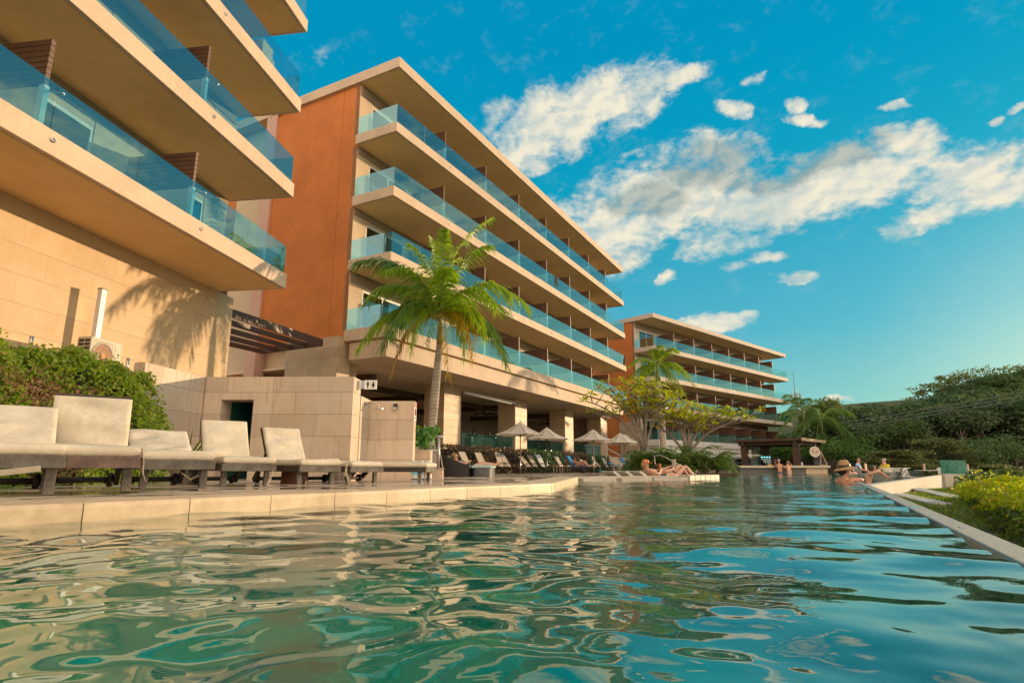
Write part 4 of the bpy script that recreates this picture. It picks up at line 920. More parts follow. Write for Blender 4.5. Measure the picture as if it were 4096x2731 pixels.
SL = [(3.5, 62, 'taupe sling lounger behind the wicker sofa'), (4.85, 62, 'taupe sling lounger just right of the man on the sofa'), (6.5, 72, 'steeply raised sling lounger before the copper hedge'), (7.2, 55, 'sling lounger with a pair of sandals on its seat'),
 (9.5, 48, 'low backed sling lounger left of the first parasol pole'), (10.3, 58, 'sling lounger directly right of the first parasol pole'), (11.3, 60, 'sling lounger with pale towel hanging over its back'), (13.85, 60, 'sling lounger with green bottle beside the second parasol pole'),
 (15.8, 60, 'sling lounger draped with a bright blue towel under the seated woman'), (16.7, 45, 'sling lounger carrying a sunbather showing only legs'), (18.2, 42, 'low sling lounger left of the third parasol pole'), (19.6, 75, 'upright sling lounger behind the third parasol pole'), (20.6, 40, 'nearly flat sling lounger right of the third parasol pole'), (21.9, 65, 'last taupe sling lounger before the blue covered pair'),
 (24.3, 25, 'nearly flat sling lounger under a blue towel'), (26.2, 66, 'farthest sling lounger with blue towel over its raised back')]
TOWP = mat('pale_towel', (.55, .58, .58), .9, .08, 5)
for i, (t_, an, lb_) in enumerate(SL):
    s_, M = sling(t_, -1.9, an, lb_)
    if i in (6, 8, 14, 15):
        z_ = .352; o = (0, 0, .34); tm = TOWP if i == 6 else BLUE
        lb2 = {6: 'pale towel hanging over a sling lounger back', 8: 'bright blue towel under the seated woman', 14: 'blue towel spread on the nearly flat lounger', 15: 'blue towel on the farthest raised lounger'}[i]
        mb = MB().b(-.3, .3, 0, .76, .014, .03, M, o).b(-.3, .3, .755, .775, -.25, .03, M, o)
        if i != 6: mb.b(-.29, .29, -1.1, 0, .352, .366)
        tw_ = mb.build('towel', tm, None, bevel=.006); tw_.location = s_.location; tw_.rotation_euler = s_.rotation_euler; tag(tw_, lb2, 'towel', 'pool towels')
# parasols
CAN = mat('parasol_canvas', (.68, .64, .58), .85, .05, 2.); m, k = newmat('parasol_cloth'); k.p.inputs['Base Color'].default_value = (.66, .60, .52, 1); k.p.inputs['Roughness'].default_value = .9
tl = k.new('ShaderNodeBsdfTranslucent'); tl.inputs[0].default_value = (.6, .48, .34, 1); mx_ = k.new('ShaderNodeMixShader'); mx_.inputs[0].default_value = .3; k.L(k.p.outputs[0], mx_.inputs[1]); k.L(tl.outputs[0], mx_.inputs[2]); k.L(mx_.outputs[0], k.out.inputs[0]); CAN = m
def parasol(loc, label, rz):
    t = thing('parasol', label, 'parasol', (*loc, .02), rz, 'white market parasols by the far loungers'); n = 8; zt, zr, r = 2.36, 1.80, 1.2
    V = []; ns = 8
    for j in range(ns + 1):
        s_ = j / ns
        for i in range(n * 4):
            a = 2 * math.pi * i / (n * 4); d = abs(((i / 4) % 1) - .5) * 2          # 1 at ribs, 0 mid panel
            rad = s_ * r * (.925 + .075 * d ** 1.5) + .04 * (1 - s_); z = zt + (zr - zt) * s_ - .05 * math.sin(s_ * math.pi) + (d - 1) * .035 * s_
            V.append((rad * math.cos(a), rad * math.sin(a), z))
    F = [(j * 32 + i, (j + 1) * 32 + i, (j + 1) * 32 + (i + 1) % 32, j * 32 + (i + 1) % 32) for j in range(ns) for i in range(32)]
    c = MB().add(V, F).build('canopy', CAN, t)
    V = [(.31 * math.cos(a) * q, .31 * math.sin(a) * q, zt + .05 - .19 * q) for q in (.1, 1) for a in [2 * math.pi * i / 8 for i in range(8)]]
    MB().add(V, [(i, 8 + i, 8 + (i + 1) % 8, (i + 1) % 8) for i in range(8)] + [tuple(range(8))]).build('vent', CAN, c)
    for i in range(8):
        a = 2 * math.pi * i / 8; MB().bar((.05 * math.cos(a), .05 * math.sin(a), zt - .06), (r * .97 * math.cos(a), r * .97 * math.sin(a), zr - .02), .018, .025).bar((.03 * math.cos(a), .03 * math.sin(a), 1.72), (.62 * math.cos(a), .62 * math.sin(a), 2.0), .014).build('rib', DKM, t)
    MB().tube([(0, 0, .75), (0, 0, zt + .02)], .024, 10).lathe([(.02, 0), (.03, .03), (.018, .09), (.005, .1)], 10, o=(0, 0, zt)).build('pole', mat('parasol_wood', (.13, .065, .035), .5, .1), t, smooth=False)
    MB().tube([(0, 0, .03), (0, 0, .78)], .032, 12).build('sleeve', STEEL, t, smooth=True); MB().lathe([(.3, 0), (.3, .04), (.06, .05), (.05, .06)], 20).build('base_plate', mat('parasol_base', (.12, .10, .09), .6), t)
for (x, y), lb_, rz in (((.39, 27.9), 'nearest white parasol with a wooden finial before the lit stone column', .2), ((1.85, 31.9), 'second white parasol overlapping the nearest one', .35), ((4.53, 33.5), 'third white parasol standing alone in front of the stone columns', .1), ((6.66, 37.0), 'fourth white parasol in front of the orange end wall', .25), ((7.25, 38.6), 'hindmost white parasol mostly hidden behind the fourth', .5)): parasol((x, y), lb_, rz)
def small_table(t_, y, lb_):
    p = w2(t_, y); t = thing('side_table', lb_, 'side table', (*p, .025), RZ2, 'small wooden side tables'); MB().b(-.2, .2, -.2, .2, .38, .42).build('top', mat('table_slats', (.40, .30, .19), .6, .15, 6), t)
    for sx in (-.17, .17):
        for sy in (-.17, .17): MB().b(sx - .022, sx + .022, sy - .022, sy + .022, 0, .38).build('leg', mat('table_leg', (.05, .035, .028), .6), t)
small_table(9.4, -3.6, 'small wooden side table between the foot ends near the ottoman'); small_table(11.1, -3.3, 'small wooden side table left of the first parasol'); small_table(18.3, -3.6, 'small wooden side table before the seated woman'); small_table(25.8, -3.2, 'small wooden side table near the blue towels')
def bag(t_, y, lb_, c, s_=1.):
    p = w2(t_, y); t = thing('bag', lb_, 'bag', (*p, .03), RZ2); MB().ball((0, 0, .17 * s_), (.2 * s_, .13 * s_, .18 * s_), 12).build('body', mat(lb_[:9].replace(' ', '_') + '_cloth', c, .8, .15), t, smooth=True)
    MB().tube([(-.1 * s_, 0, .3 * s_), (-.06 * s_, 0, .42 * s_), (.06 * s_, 0, .42 * s_), (.1 * s_, 0, .3 * s_)], .012, 6).build('handle', mat(lb_[:9].replace(' ', '_') + '_cloth', c), t)
bag(13.3, -3.4, 'black backpack on the deck behind the first parasol pole', (.015, .016, .02)); bag(23.6, -3.3, 'dark blue bag under the third parasol', (.03, .04, .06)); bag(16.8, -3.2, 'small teal bag by the second parasol pole', (.03, .22, .24), .7)
def bottle(loc, lb_, c):
    t = MB().lathe([(.03, 0), (.035, .02), (.035, .16), (.014, .2), (.014, .24), (.002, .245)], 12).build('bottle', mat(lb_[:8].replace(' ', '_') + '_glass', c, .2, .02), smooth=True); t.location = loc; tag(t, lb_, 'bottle')
p = w2(18.3, -3.6); bottle((p[0], p[1], .445), 'mint green bottle on the table in front of the seated woman', (.12, .5, .3)); p = w2(16.9, -2.7); bottle((p[0], p[1], .39), 'clear green water bottle on the lounger by the second parasol', (.2, .4, .35))
# wicker sofa and ottoman
m, k = newmat('black_wicker'); wv = k.new('ShaderNodeTexWave', wave_type='BANDS', bands_direction='Z'); wv.inputs['Scale'].default_value = 14; k.L(k.obj, wv.inputs['Vector'])
w3_ = k.new('ShaderNodeTexWave', wave_type='BANDS', bands_direction='X'); w3_.inputs['Scale'].default_value = 9; k.L(k.obj, w3_.inputs['Vector'])
k.L(k.mix(k.math('MULTIPLY', wv.outputs['Fac'], w3_.outputs['Fac']), (.006, .006, .007), (.07, .065, .062)), k.p.inputs['Base Color']); k.p.inputs['Roughness'].default_value = .45; WICK = m
t = thing('wicker_sofa', 'black wicker sofa with swept back beside the chalkboard easel', 'sofa', (-1.62, 18.3, .03), R(-8))
pr = [(-.42, .0), (.42, .0), (.42, .36), (.2, .42), (-.1, .54), (-.42, .66)]; v = [(x, -.45, z) for x, z in pr] + [(x, -.33, z) for x, z in pr] + [(x, .5, z) for x, z in pr] + [(x, .62, z) for x, z in pr]; n_ = 6
sb = MB(); 
for a in (0, 12): sb.add(v[a:a + 12], [tuple(range(6)), tuple(range(6, 12))[::-1]] + [(i, 6 + i, 6 + (i + 1) % 6, (i + 1) % 6) for i in range(6)])
sb.b(-.42, -.30, -.32, .49, 0, .655).b(-.29, .42, -.32, .49, 0, .26); sb.build('body', WICK, t)
AQ = mat('aqua_cushion', (.42, .55, .54), .85, .06, 4); V, Q = cushion(.8, .7, .1, 30); V = V[:, [1, 0, 2]] * np.array([1, 1, 1]); o = np_mesh('cushion', V, Q[:, ::-1], AQ, t, True); o.location = (-.28, .08, .262)
t = thing('ottoman', 'dark wicker ottoman with pale aqua cushion at the sofa foot', 'ottoman', (-.85, 18.35, .03), R(-8))
MB().prism([(.3 * math.copysign(abs(math.cos(a)) ** .55, math.cos(a)), .45 * math.copysign(abs(math.sin(a)) ** .55, math.sin(a))) for a in np.linspace(0, 2 * math.pi, 24, endpoint=False)], 0, .27).build('body', mat('grey_wicker', (.10, .115, .12), .5, .25, 40), t); V, Q = cushion(.86, .6, .09, 31); V = V[:, [1, 0, 2]]; o = np_mesh('cushion', V, Q[:, ::-1], AQ, t, True); o.location = (-.3, 0, .27)
# easel, rail, bins, planter by the shower wall
t = thing('chalkboard_easel', 'dark brown chalkboard easel leaning beside the steel handrail', 'easel', (-2.3, 17.2, .03), R(62))
M = Rx(R(-14)); EB = mat('easel_wood', (.10, .045, .025), .55, .15, 5, coord='obj')
for sx in (-.3, .3): MB().b(sx - .025, sx + .025, -.02, .02, 0, 1.2, M, (0, -.25, 0)).build('leg', EB, t)
MB().b(-.38, .38, .022, .04, .28, 1.15, M, (0, -.25, 0)).build('board', mat('chalkboard', (.012, .012, .013), .6), t); MB().bar((0, .06, 1.12), (0, .42, 0), .04).build('leg', EB, t)
MB().b(-.4, .4, -.03, .05, .24, .28, M, (0, -.25, 0)).build('ledge', EB, t)
t = thing('handrail', 'grey steel handrail on a stone block beside the easel', 'handrail', (-2.05, 16.8, .03))
MB().tube([(-.62, .1, 1.10), (0, 0, 1.13), (.1, -.01, 1.13)], .045, 10).tube([(-.62, .1, .72), (0, 0, .75)], .04, 10).build('rails', mat('rail_steel', (.42, .40, .38), .4, .08, 6, metal=.6), t, smooth=True); MB().tube([(0, 0, .2), (0, 0, 1.13)], .04, 10).build('post', mat('rail_steel', ()), t, smooth=True); MB().b(-.2, .14, -.12, .12, -.05, .23).build('footing', STONE2, t)
for x, c, lb_ in ((-1.97, (.75, .3, .06), 'white recycling bin with orange label behind the side on lounger'), (-2.13, (.25, .4, .5), 'white recycling bin with grey blue label in the middle of three'), (-2.29, (.2, .5, .6), 'white recycling bin nearest the shower wall')):
    t = thing('recycling_bin', lb_, 'bin', (x, 14.3, .03), 0, 'recycling bins'); MB().lathe([(.065, .03), (.075, .04), (.082, .36), (.07, .37)], 18).build('bucket', mat('bin_white', (.62, .66, .66), .4, .05), t, smooth=False); MB().lathe([(.0805, .12), (.0825, .12), (.0835, .25), (.0815, .25)], 18).build('label_band', mat('bin_' + lb_[-6:].replace(' ', ''), c, .5), t)
    MB().lathe([(.07, 0), (.08, .015), (.06, .03)], 14).build('trolley', BLACK, t)
    b_ = MB().ball((0, 0, .40), (.075, .07, .05), 10).build('liner_bag', mat('bag_film', (.6, .64, .66), .3), t, smooth=True)
t = thing('planter', 'pale stone planter with broad green leaves beside the handrail', 'planter', (-2.36, 16.0, .03)); MB().b(-.22, .22, -.22, .22, 0, .74).build('box', STONE2, t); n_ = 150
C = np.stack([rng.normal(0, .17, n_), rng.normal(0, .17, n_), .8 + rng.random(n_) * .55], -1); V, Q = leaf_arrays(C, rand_dirs(n_) + np.array([.2, -.3, .6]), rng.uniform(.15, .28, n_), .42, .06); np_mesh('foliage', V, Q, HG if 0 else leafmat('broad_leaf', (.05, .16, .03), (.12, .26, .05), .3, .35), t)
t = thing('planter', 'leafy potted palm peeping over the shower wall under the sign', 'plant', (-3.9, 17.2, 1.2)); n_ = 60
for i in range(14):
    a = rng.uniform(0, 6.28); frond(t, np.array([0, 0, .1]), np.array([.2 * math.cos(a), .2 * math.sin(a), .75]), np.array([.6 * math.cos(a), .6 * math.sin(a), .85 + rng.uniform(-.3, .25)]), LP_G, n=14, ll=.2, droop=.3, wid=.035, seed=i, name='leaf')
MB().lathe([(.15, -.6), (.2, .1), (.16, .1)], 14).build('pot', mat('clay_pot', ()), t)

# planted island with plumeria trees and cycads
PB = mat('plumeria_bark', (.24, .20, .165), .8, .2, 4, .003, 30, coord='obj'); PL = leafmat('plumeria_leaf', (.26, .33, .02), (.55, .52, .03), .5, .4, c3=(.65, .16, .02))
def plumeria(label, loc, fork, tips, seed):
    g = np.random.default_rng(seed); t = thing('plumeria_tree', label, 'tree', loc); f = np.array(fork)
    tr = MB().tube([(0, 0, -.3), f * (.3, .3, .5), f], [.13, .105, .09], 10); LC = []; LN = []; LS = []
    def whorl(p, n=11):
        for j in range(n):
            a = 2 * math.pi * j / n + g.uniform(-.3, .3); e = g.uniform(-.35, .75); d = np.array([math.cos(a) * math.cos(e), math.sin(a) * math.cos(e), math.sin(e)])
            l = g.uniform(.24, .4); LC.append(p + d * l * .6); LS.append((l, d)); nn = np.cross(d, [-d[1], d[0], 0]); LN.append(nn / (np.linalg.norm(nn) + 1e-6) + g.normal(0, .25, 3))
    for tp in tips:
        tp = np.array(tp, float); c = f + (tp - f) * np.array([.35, .35, .75]) + g.normal(0, .12, 3)
        B = lambda s: (1 - s) ** 2 * f + 2 * s * (1 - s) * c + s * s * tp
        tr.tube([B(s) for s in np.linspace(0, 1, 8)], list(np.linspace(.06, .02, 8)), 7); whorl(tp)
        for q in range(7):
            s = g.uniform(.4, .95); b = B(s); e = b + np.array([g.normal(0, .45), g.normal(0, .45), g.uniform(.12, .5)]); mid = (b + e) / 2 + np.array([0, 0, -.06])
            tr.tube([b, mid, e], [.026, .022, .016], 6); whorl(e, 9)
    tr.build('trunk', PB, t, smooth=True)
    C = np.array(LC); N = np.array(LN); S = np.array([s for s, _ in LS]); Dv = np.array([d for _, d in LS])
    V, Q = leaf_arrays(C, N, S, .36, .07, spin=Dv); np_mesh('crown', V, Q, PL, t)
plumeria('wide plumeria tree with yellow green leaves left of the far royal palm', (5.62, 25., .1), (-.12, 0, .9), [(-2.5, .3, 3.0), (-2.0, -.5, 3.45), (-1.3, .8, 3.5), (-1.2, -.6, 3.0), (-.7, .2, 3.75), (0, -.6, 3.5), (.5, .5, 3.7), (.9, -.3, 3.2), (1.35, .3, 3.35), (-.2, 1., 3.3)], 4)
plumeria('lower plumeria tree stretching a long branch to the right over the bushes', (7.55, 26., .1), (.0, 0, .75), [(-1.9, .2, 2.55), (-1.1, -.6, 2.75), (-.4, .6, 2.95), (.3, -.5, 2.8), (.9, .4, 2.75), (1.6, -.2, 2.6), (2.2, .3, 2.45), (2.75, -.2, 2.35), (.2, .9, 2.5), (-.5, -.9, 2.3)], 9)
CY = leafmat('cycad_leaflet', (.05, .11, .025), (.12, .20, .05), .25, .3, spec=.6)
def cycad(label, x, y, r, n, seed, z=.1, droop=.3):
    g = np.random.default_rng(seed); t = thing('cycad', label, 'shrub', (x, y, z), group='cycads round the plumeria trunks')
    for i in range(n):
        a = g.uniform(0, 6.28); l = r * g.uniform(.75, 1.15); e = g.uniform(.1, 1.1); c, s = math.cos(a), math.sin(a)
        frond(t, (0, 0, .15), (c * l * .4, s * l * .4, l * (.4 + .5 * e)), (c * l, s * l, l * (e - .25)), CY, n=17, ll=.24 * r + .05, droop=droop, wid=.05, seed=seed * 50 + i)
    MB().lathe([(.1, -.2), (.13, .1), (.08, .22)], 10).build('stem', PB, t)
for i, (x, y, r, lb_) in enumerate(((5.0, 23.9, .95, 'dark cycad at the left end of the island behind the orange cap'), (5.75, 24.1, 1.15, 'tall dark cycad below the first plumeria trunk'), (6.4, 23.6, 1.05, 'cycad between the two plumeria trunks'), (7.05, 24.2, 1.2, 'bushy cycad left of the pool handrail'), (7.75, 24.0, 1.05, 'cycad beside the second plumeria trunk'), (8.35, 24.6, .85, 'rightmost cycad at the point of the island'), (6.1, 26.2, 1.2, 'rear cycad half hidden under the royal palm'))): cycad(lb_, x, y, r, 26, 11 + i)
struct(MB().prism([(4.2, 23.0), (6, 22.4), (8.6, 23.2), (9.6, 26), (8, 28.5), (5, 27.5)], -.3, .12).build('island_soil', mat('garden_soil', (.06, .045, .03), .95, .2, 5)))
t = thing('handrail', 'slanting chrome pool handrail in front of the cycads', 'handrail', (5.45, 20.2, 0)); MB().tube([(-.55, .8, .72), (-.35, .6, .74), (-.2, .4, .66), (.75, 0, .05), (.78, 0, -.2)], .018, 8).build('rail', mat('rail_steel', ()), t, smooth=True); MB().tube([(-.5, .75, -.1), (-.5, .75, .72)], .016, 8).build('post', mat('rail_steel', ()), t, smooth=True)
struct(MB().prism([(5.2, 17.2), (6.1, 18.0), (7.4, 22.2), (9.0, 26.5), (13.2, 39.), (12.8, 39.2), (5, 24)], -.3, .07).build('island_kerb', COPM))
t = thing('stair_rail', 'dark stair rail rising beside the end of the hedge', 'handrail', (7.6, 45.2, .05)); MB().tube([(-.55, 0, 1.75), (1.05, -.5, .8)], .04, 8).tube([(-.55, 0, 1.3), (1.05, -.5, .35)], .03, 8).build('rails', mat('rail_steel', ()), t)
for x, z in ((-.55, 1.75), (1.05, .8)): MB().tube([(x, 0 if x < 0 else -.5, 0), (x, 0 if x < 0 else -.5, z)], .035, 8).build('post', mat('rail_steel', ()), t)
# white in-pool loungers behind the ledge
for i, (x, y) in enumerate(((2.75, 16.4), (3.15, 16.75), (3.6, 17.1))):
    t = thing('pool_lounger', ('leftmost white moulded pool lounger behind the ledge', 'middle white moulded pool lounger behind the ledge', 'white moulded pool lounger nearest the reading man')[i], 'sun lounger', (x, y, 0), R(-60), 'moulded loungers on the shallow ledge'); t.scale = (.8, .75, .62)
    pr = [(-.3, .34), (-.22, .36), (.25, .03), (.7, .05), (1.1, .16), (1.5, .0), (1.5, -.06), (1.1, .08), (.7, -.03), (.22, -.06)]; v = [(-.3, a, b) for a, b in pr] + [(.3, a, b) for a, b in pr]; n_ = len(pr)
    MB().add(v, [tuple(range(n_)), tuple(range(n_, 2 * n_))[::-1]] + [(j, (j + 1) % n_, n_ + (j + 1) % n_, n_ + j) for j in range(n_)]).build('shell', mat('moulded_white', (.62, .58, .48), .45, .05), t, bevel=.01)
# ---------------------------------------------------------------- pool bar
BT = mat('bar_timber', (.075, .04, .025), .6, .18, 4, coord='obj'); BT2 = mat('bar_timber_light', (.42, .30, .19), .7, .1, 4)
bar = thing('pool_bar', 'dark timber swim up bar pavilion with flat overhanging roof and pale counter', 'bar', (19.3, 40., 0))
cu_, cv_ = np.array([-.743, .669]), np.array([.669, .743]); MBar = np.array([[cu_[0], cv_[0], 0], [cu_[1], cv_[1], 0], [0, 0, 1]])
def bb(mb, x0, x1, y0, y1, z0, z1): return mb.b(x0, x1, y0, y1, z0, z1, MBar)
rf = bb(MB(), 0, 4.5, 0, 5.6, 2.13, 2.26).build('roof', BT, bar); bb(MB(), -.03, 0, .0, 5.6, 2.10, 2.30).build('fascia', BT2, rf); bb(MB(), 0, 4.5, -.03, 0, 2.12, 2.28).build('fascia', BT, rf)
for a in (.35, 3.9): bb(MB(), a, a + .25, .1, 5.5, 1.86, 2.13).build('beam', BT, bar)
for a in (.35, 4.9): bb(MB(), .1, 4.4, a, a + .25, 1.88, 2.128).build('beam', BT, bar)
for x in range(6): bb(MB(), .7 + x * .6, .78 + x * .6, .1, 5.5, 2.03, 2.129).build('rafter', BT, bar)
for (x, y) in ((.35, .35), (3.85, .35), (3.85, 4.85), (.35, 4.85)): bb(MB(), x, x + .4, y, y + .4, -.3, 1.87).build('post', BT, bar)
cn = MB().b(-4.3, 1.75, 0, .55, .33, .47).build('counter_top', mat('counter_stone', (.52, .44, .34), .45, .07), bar, bevel=.01)
MB().b(-4.2, 0.2, .2, .5, -1., .328).build('counter_front', mat('pebble_front', (.13, .13, .12), .6, .3, 30), bar); MB().b(.21, 1.6, .2, .5, -1., .329).build('counter_front', COPM, bar)
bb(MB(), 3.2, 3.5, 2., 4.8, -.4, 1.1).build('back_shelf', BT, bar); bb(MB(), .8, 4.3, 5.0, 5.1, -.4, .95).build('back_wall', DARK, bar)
struct(MB().prism([(14.9, 40.6), (21.1, 40.6), (24.6, 47), (14.9, 47)], -1.3, -.86).build('bar_floor', mat('bar_floor', (.2, .17, .13), .7, .1)))
fr_ = thing('drinks_fridge', 'black glass fronted drinks fridge with blue lights inside the bar', 'fridge', (18.15, 43.2, -.85), R(-10))
MB().b(-.4, .4, 0, .6, 0, 2.05).build('cabinet', BLACK, fr_); MB().b(-.34, .34, -.02, -.005, .15, 1.85).build('door', PANE, fr_)
for i in range(4): MB().b(-.3 + i * .17, -.2 + i * .17, -.03, -.021, 1.90, 1.96).build('light', mat('cool_led', (.1, .3, .4), .4, emit=(.15, .75, 1., 1.6)), fr_)
sp = thing('loudspeaker', 'tall black loudspeaker standing on the bar counter under the round sign', 'speaker', (20.25, 40.35, .47))
MB().b(-.2, .2, -.16, .16, 0, .92).build('cabinet', BLACK, sp, bevel=.03)
for z in (.22, .58): MB().lathe([(.15, 0), (.15, .02), (.09, -.01), (.03, .015)], 20, o=(.0, -.165, z), M=Rx(R(90))).build('cone', mat('speaker_cone', (.04, .045, .05), .3), sp)
ab = thing('chalkboard_stand', 'wooden framed triangular chalkboard beside the loudspeaker', 'sign', (20.75, 40.4, .47))
MB().bar((-.22, -.1, .0), (-.05, 0, .92), .06).bar((.24, -.1, 0), (-.03, 0, .92), .06).bar((-.2, -.1, .03), (.22, -.1, .03), .05).build('frame', BT2, ab); MB().add([(-.2, -.08, .03), (.2, -.08, .03), (-.04, .02, .85), (-.2, -.05, .03), (.2, -.05, .03), (-.04, .05, .85)], [(0, 1, 2), (5, 4, 3), (0, 3, 4, 1), (1, 4, 5, 2), (2, 5, 3, 0)]).build('board', mat('chalkboard', ()), ab)
sg_ = thing('round_sign', 'round cream sign with dark red lettering and sun rays hanging from the bar roof', 'sign', (20.05, 39.9, 1.36))
SGC = mat('sign_cream', (.62, .56, .46), .5, .05); SGR = mat('sign_maroon', (.20, .03, .02), .5, .05); SGO = mat('sign_ray', (.45, .11, .04), .5)
MB().lathe([(.001, -.03), (.33, -.03), (.345, -.02), (.345, .02), (.33, .03), (.001, .03)], 32, M=Rx(R(90))).build('disc', SGC, sg_)
for i in range(11):
    a = R(15 + i * 15); MB().bar((.2 * math.cos(a), -.034, .2 * math.sin(a) - .03), (.29 * math.cos(a), -.034, .29 * math.sin(a) - .03), .022, .006, up=(0, 1, 0)).build('ray', SGO, sg_)
text_mesh('lettering', 'Sol', .34, SGR, sg_, Matrix.Translation((0, -.036, .0)) @ FACE, .004); text_mesh('lettering', 'SINCE 1899', .055, SGR, sg_, Matrix.Translation((0, -.036, -.21)) @ FACE, .003)
MB().bar((.1, 0, .34), (.25, .3, .52), .03).build('bracket', STEEL, sg_)
hk = thing('beer_sign', 'white beer name lettering with dark emblem hung on the bar post', 'sign', (17.0, 42.35, 1.32))
text_mesh('lettering', 'Heineken', .235, mat('sign_white', ()), hk, Matrix.Translation((0, 0, -.12)) @ FACE, .01); MB().b(-.34, .36, .02, .05, .02, .05).build('rail', BLACK, hk)
st_ = [(.16 * (1 if i % 2 == 0 else .45) * math.sin(math.pi * i / 5), .16 * (1 if i % 2 == 0 else .45) * math.cos(math.pi * i / 5)) for i in range(10)]
v = [(x, -.01, z + .17) for x, z in st_] + [(x, .01, z + .17) for x, z in st_]; MB().add(v, [tuple(range(10))[::-1], tuple(range(10, 20))] + [(i, (i + 1) % 10, 10 + (i + 1) % 10, 10 + i) for i in range(10)]).build('star', mat('star_dark', (.03, .025, .02), .4), hk); MB().bar((.3, 0, .05), (.3, 0, .36), .05).build('arm', BLACK, hk)
def simple(name, lb_, cat, mb, m_, loc, **kw): o = mb.build(name, m_, None, loc=loc, **kw); return tag(o, lb_, cat)
simple('tray', 'yellow tray on the bar counter left of the swimming man', 'tray', MB().b(-.12, .12, -.1, .1, 0, .05).b(-.1, .1, -.08, .08, .05, .07), mat('yellow_plastic', (.75, .45, .02), .5), (17.1, 40.2, .47))
simple('cup', 'white plastic cup on the counter beside the bar post', 'cup', MB().lathe([(.05, 0), (.065, .22), (.058, .22), (.045, .02)], 16), mat('bin_white', ()), (19.25, 40.15, .47))
for i, (x, y, c) in enumerate(((18.6, 44.0, (.1, .25, .05)), (18.75, 44.1, (.3, .12, .03)), (18.9, 44.2, (.4, .4, .4)), (19.05, 44.3, (.05, .1, .05)))):
    o = MB().lathe([(.04, 0), (.045, .2), (.016, .26), (.016, .32)], 10).build('bottle', mat('bar_bottle%d' % i, c, .2), smooth=True, loc=(x, y, 1.0)); tag(o, 'small dark bottle on the shelf at the back of the bar', 'bottle', 'bottles at the back of the bar')
# ramp with steel railing in front of the far wing
struct(MB().prism([(13.5, 44.5), (19.5, 46.6), (19.5, 48), (13, 47.2)], -.5, .16).build('ramp', COPM))
t = thing('ramp_railing', 'long steel railing along the ramp below the far wing', 'railing', (14.1, 45.2, .15)); RS = mat('rail_steel', ())
MB().tube([(0, 0, .95), (1.8, .5, .92), (6.5, 2.0, .72)], .045, 8).tube([(0, 0, .65), (1.8, .5, .62), (6.5, 2.0, .45)], .03, 8).tube([(0, 0, .15), (6.5, 2., .05)], .03, 8).build('rails', RS, t, smooth=True)
for s_ in (0, .28, .56, .85): MB().tube([(6.5 * s_, 2. * s_, -.2), (6.5 * s_, 2. * s_, .95 - .22 * s_)], .04, 8).build('post', RS, t, smooth=True)
def grassy(lb_, x, y, h, n):
    t = thing('grassy_plant', lb_, 'plant', (x, y, .1)); V = []; F = []
    for i in range(n):
        a = rng.uniform(0, 6.28); l = h * rng.uniform(.7, 1.2); c, s = math.cos(a), math.sin(a); r0 = rng.uniform(0, .15); sp_ = rng.uniform(.2, .55); m0 = len(V)
        for f in (0, .5, .85, 1.): V += [(c * (r0 + sp_ * l * f * f) - s * .02 * (1 - f), s * (r0 + sp_ * l * f * f) + c * .02 * (1 - f), l * (f - .45 * f * f * f)), (c * (r0 + sp_ * l * f * f) + s * .02 * (1 - f), s * (r0 + sp_ * l * f * f) - c * .02 * (1 - f), l * (f - .45 * f * f * f))]
        F += [(m0 + 2 * j, m0 + 2 * j + 1, m0 + 2 * j + 3, m0 + 2 * j + 2) for j in range(3)]
    np_mesh('leaves', np.array(V), np.array(F), leafmat('fountain_grass', (.12, .16, .04), (.2, .24, .08), .3, .5), t); MB().ball((0, 0, .0), (.16, .16, .12), 8).build('root', CORE, t)
grassy('drooping grassy plant left of the ramp posts', 15.7, 46.9, 1.25, 160); grassy('drooping grassy plant right of its twin behind the ramp', 16.7, 47.3, 1.15, 160)

# ---------------------------------------------------------------- infinity side: mosaic wall, gutter, terrace
m, k = newmat('wall_mosaic'); sx = k.new('ShaderNodeSeparateXYZ'); k.L(k.obj, sx.inputs[0]); cb = k.new('ShaderNodeCombineXYZ'); k.L(sx.outputs[0], cb.inputs[0]); k.L(sx.outputs[2], cb.inputs[1])
br = k.new('ShaderNodeTexBrick', offset=.5); k.L(cb.outputs[0], br.inputs['Vector']); br.inputs['Scale'].default_value = 1; br.inputs['Brick Width'].default_value = .09; br.inputs['Row Height'].default_value = .035; br.inputs['Mortar Size'].default_value = .006
br.inputs['Color1'].default_value = (.12, .22, .22, 1); br.inputs['Color2'].default_value = (.52, .44, .26, 1); br.inputs['Mortar'].default_value = (.03, .05, .05, 1)
n = k.noise(k.scale(k.obj, (1., 1., .25)), .55, 4); k.L(k.mix(k.ramp(n, .4, .6, 0, .8), br.outputs[0], (.045, .12, .15)), k.p.inputs['Base Color']); k.p.inputs['Roughness'].default_value = .12
b_ = k.new('ShaderNodeBump'); b_.inputs['Distance'].default_value = .012; b_.invert = True; k.L(br.outputs['Fac'], b_.inputs['Height']); k.L(b_.outputs[0], k.p.inputs['Normal']); WMOS = m
def wall_thing(name, lb_, a, b, th, z0, za, zb, m_, cat='wall'):
    a, b = np.array(a), np.array(b); L = np.linalg.norm(b - a); ang = math.atan2(b[1] - a[1], b[0] - a[0]); t = thing(name, lb_, cat, (a[0], a[1], 0), ang)
    v = [(0, 0, z0), (L, 0, z0), (L, 0, zb), (0, 0, za), (0, th, z0), (L, th, z0), (L, th, zb), (0, th, za)]
    MB().add(v, [(0, 1, 2, 3), (5, 4, 7, 6), (3, 2, 6, 7), (0, 3, 7, 4), (1, 5, 6, 2)]).build('wall_body', m_, t); return t
wall_thing('mosaic_wall', 'glittering mosaic overflow wall of the upper pool', (11.03, 20.), (32., 46.8), .3, -1.2, .10, .17, WMOS)
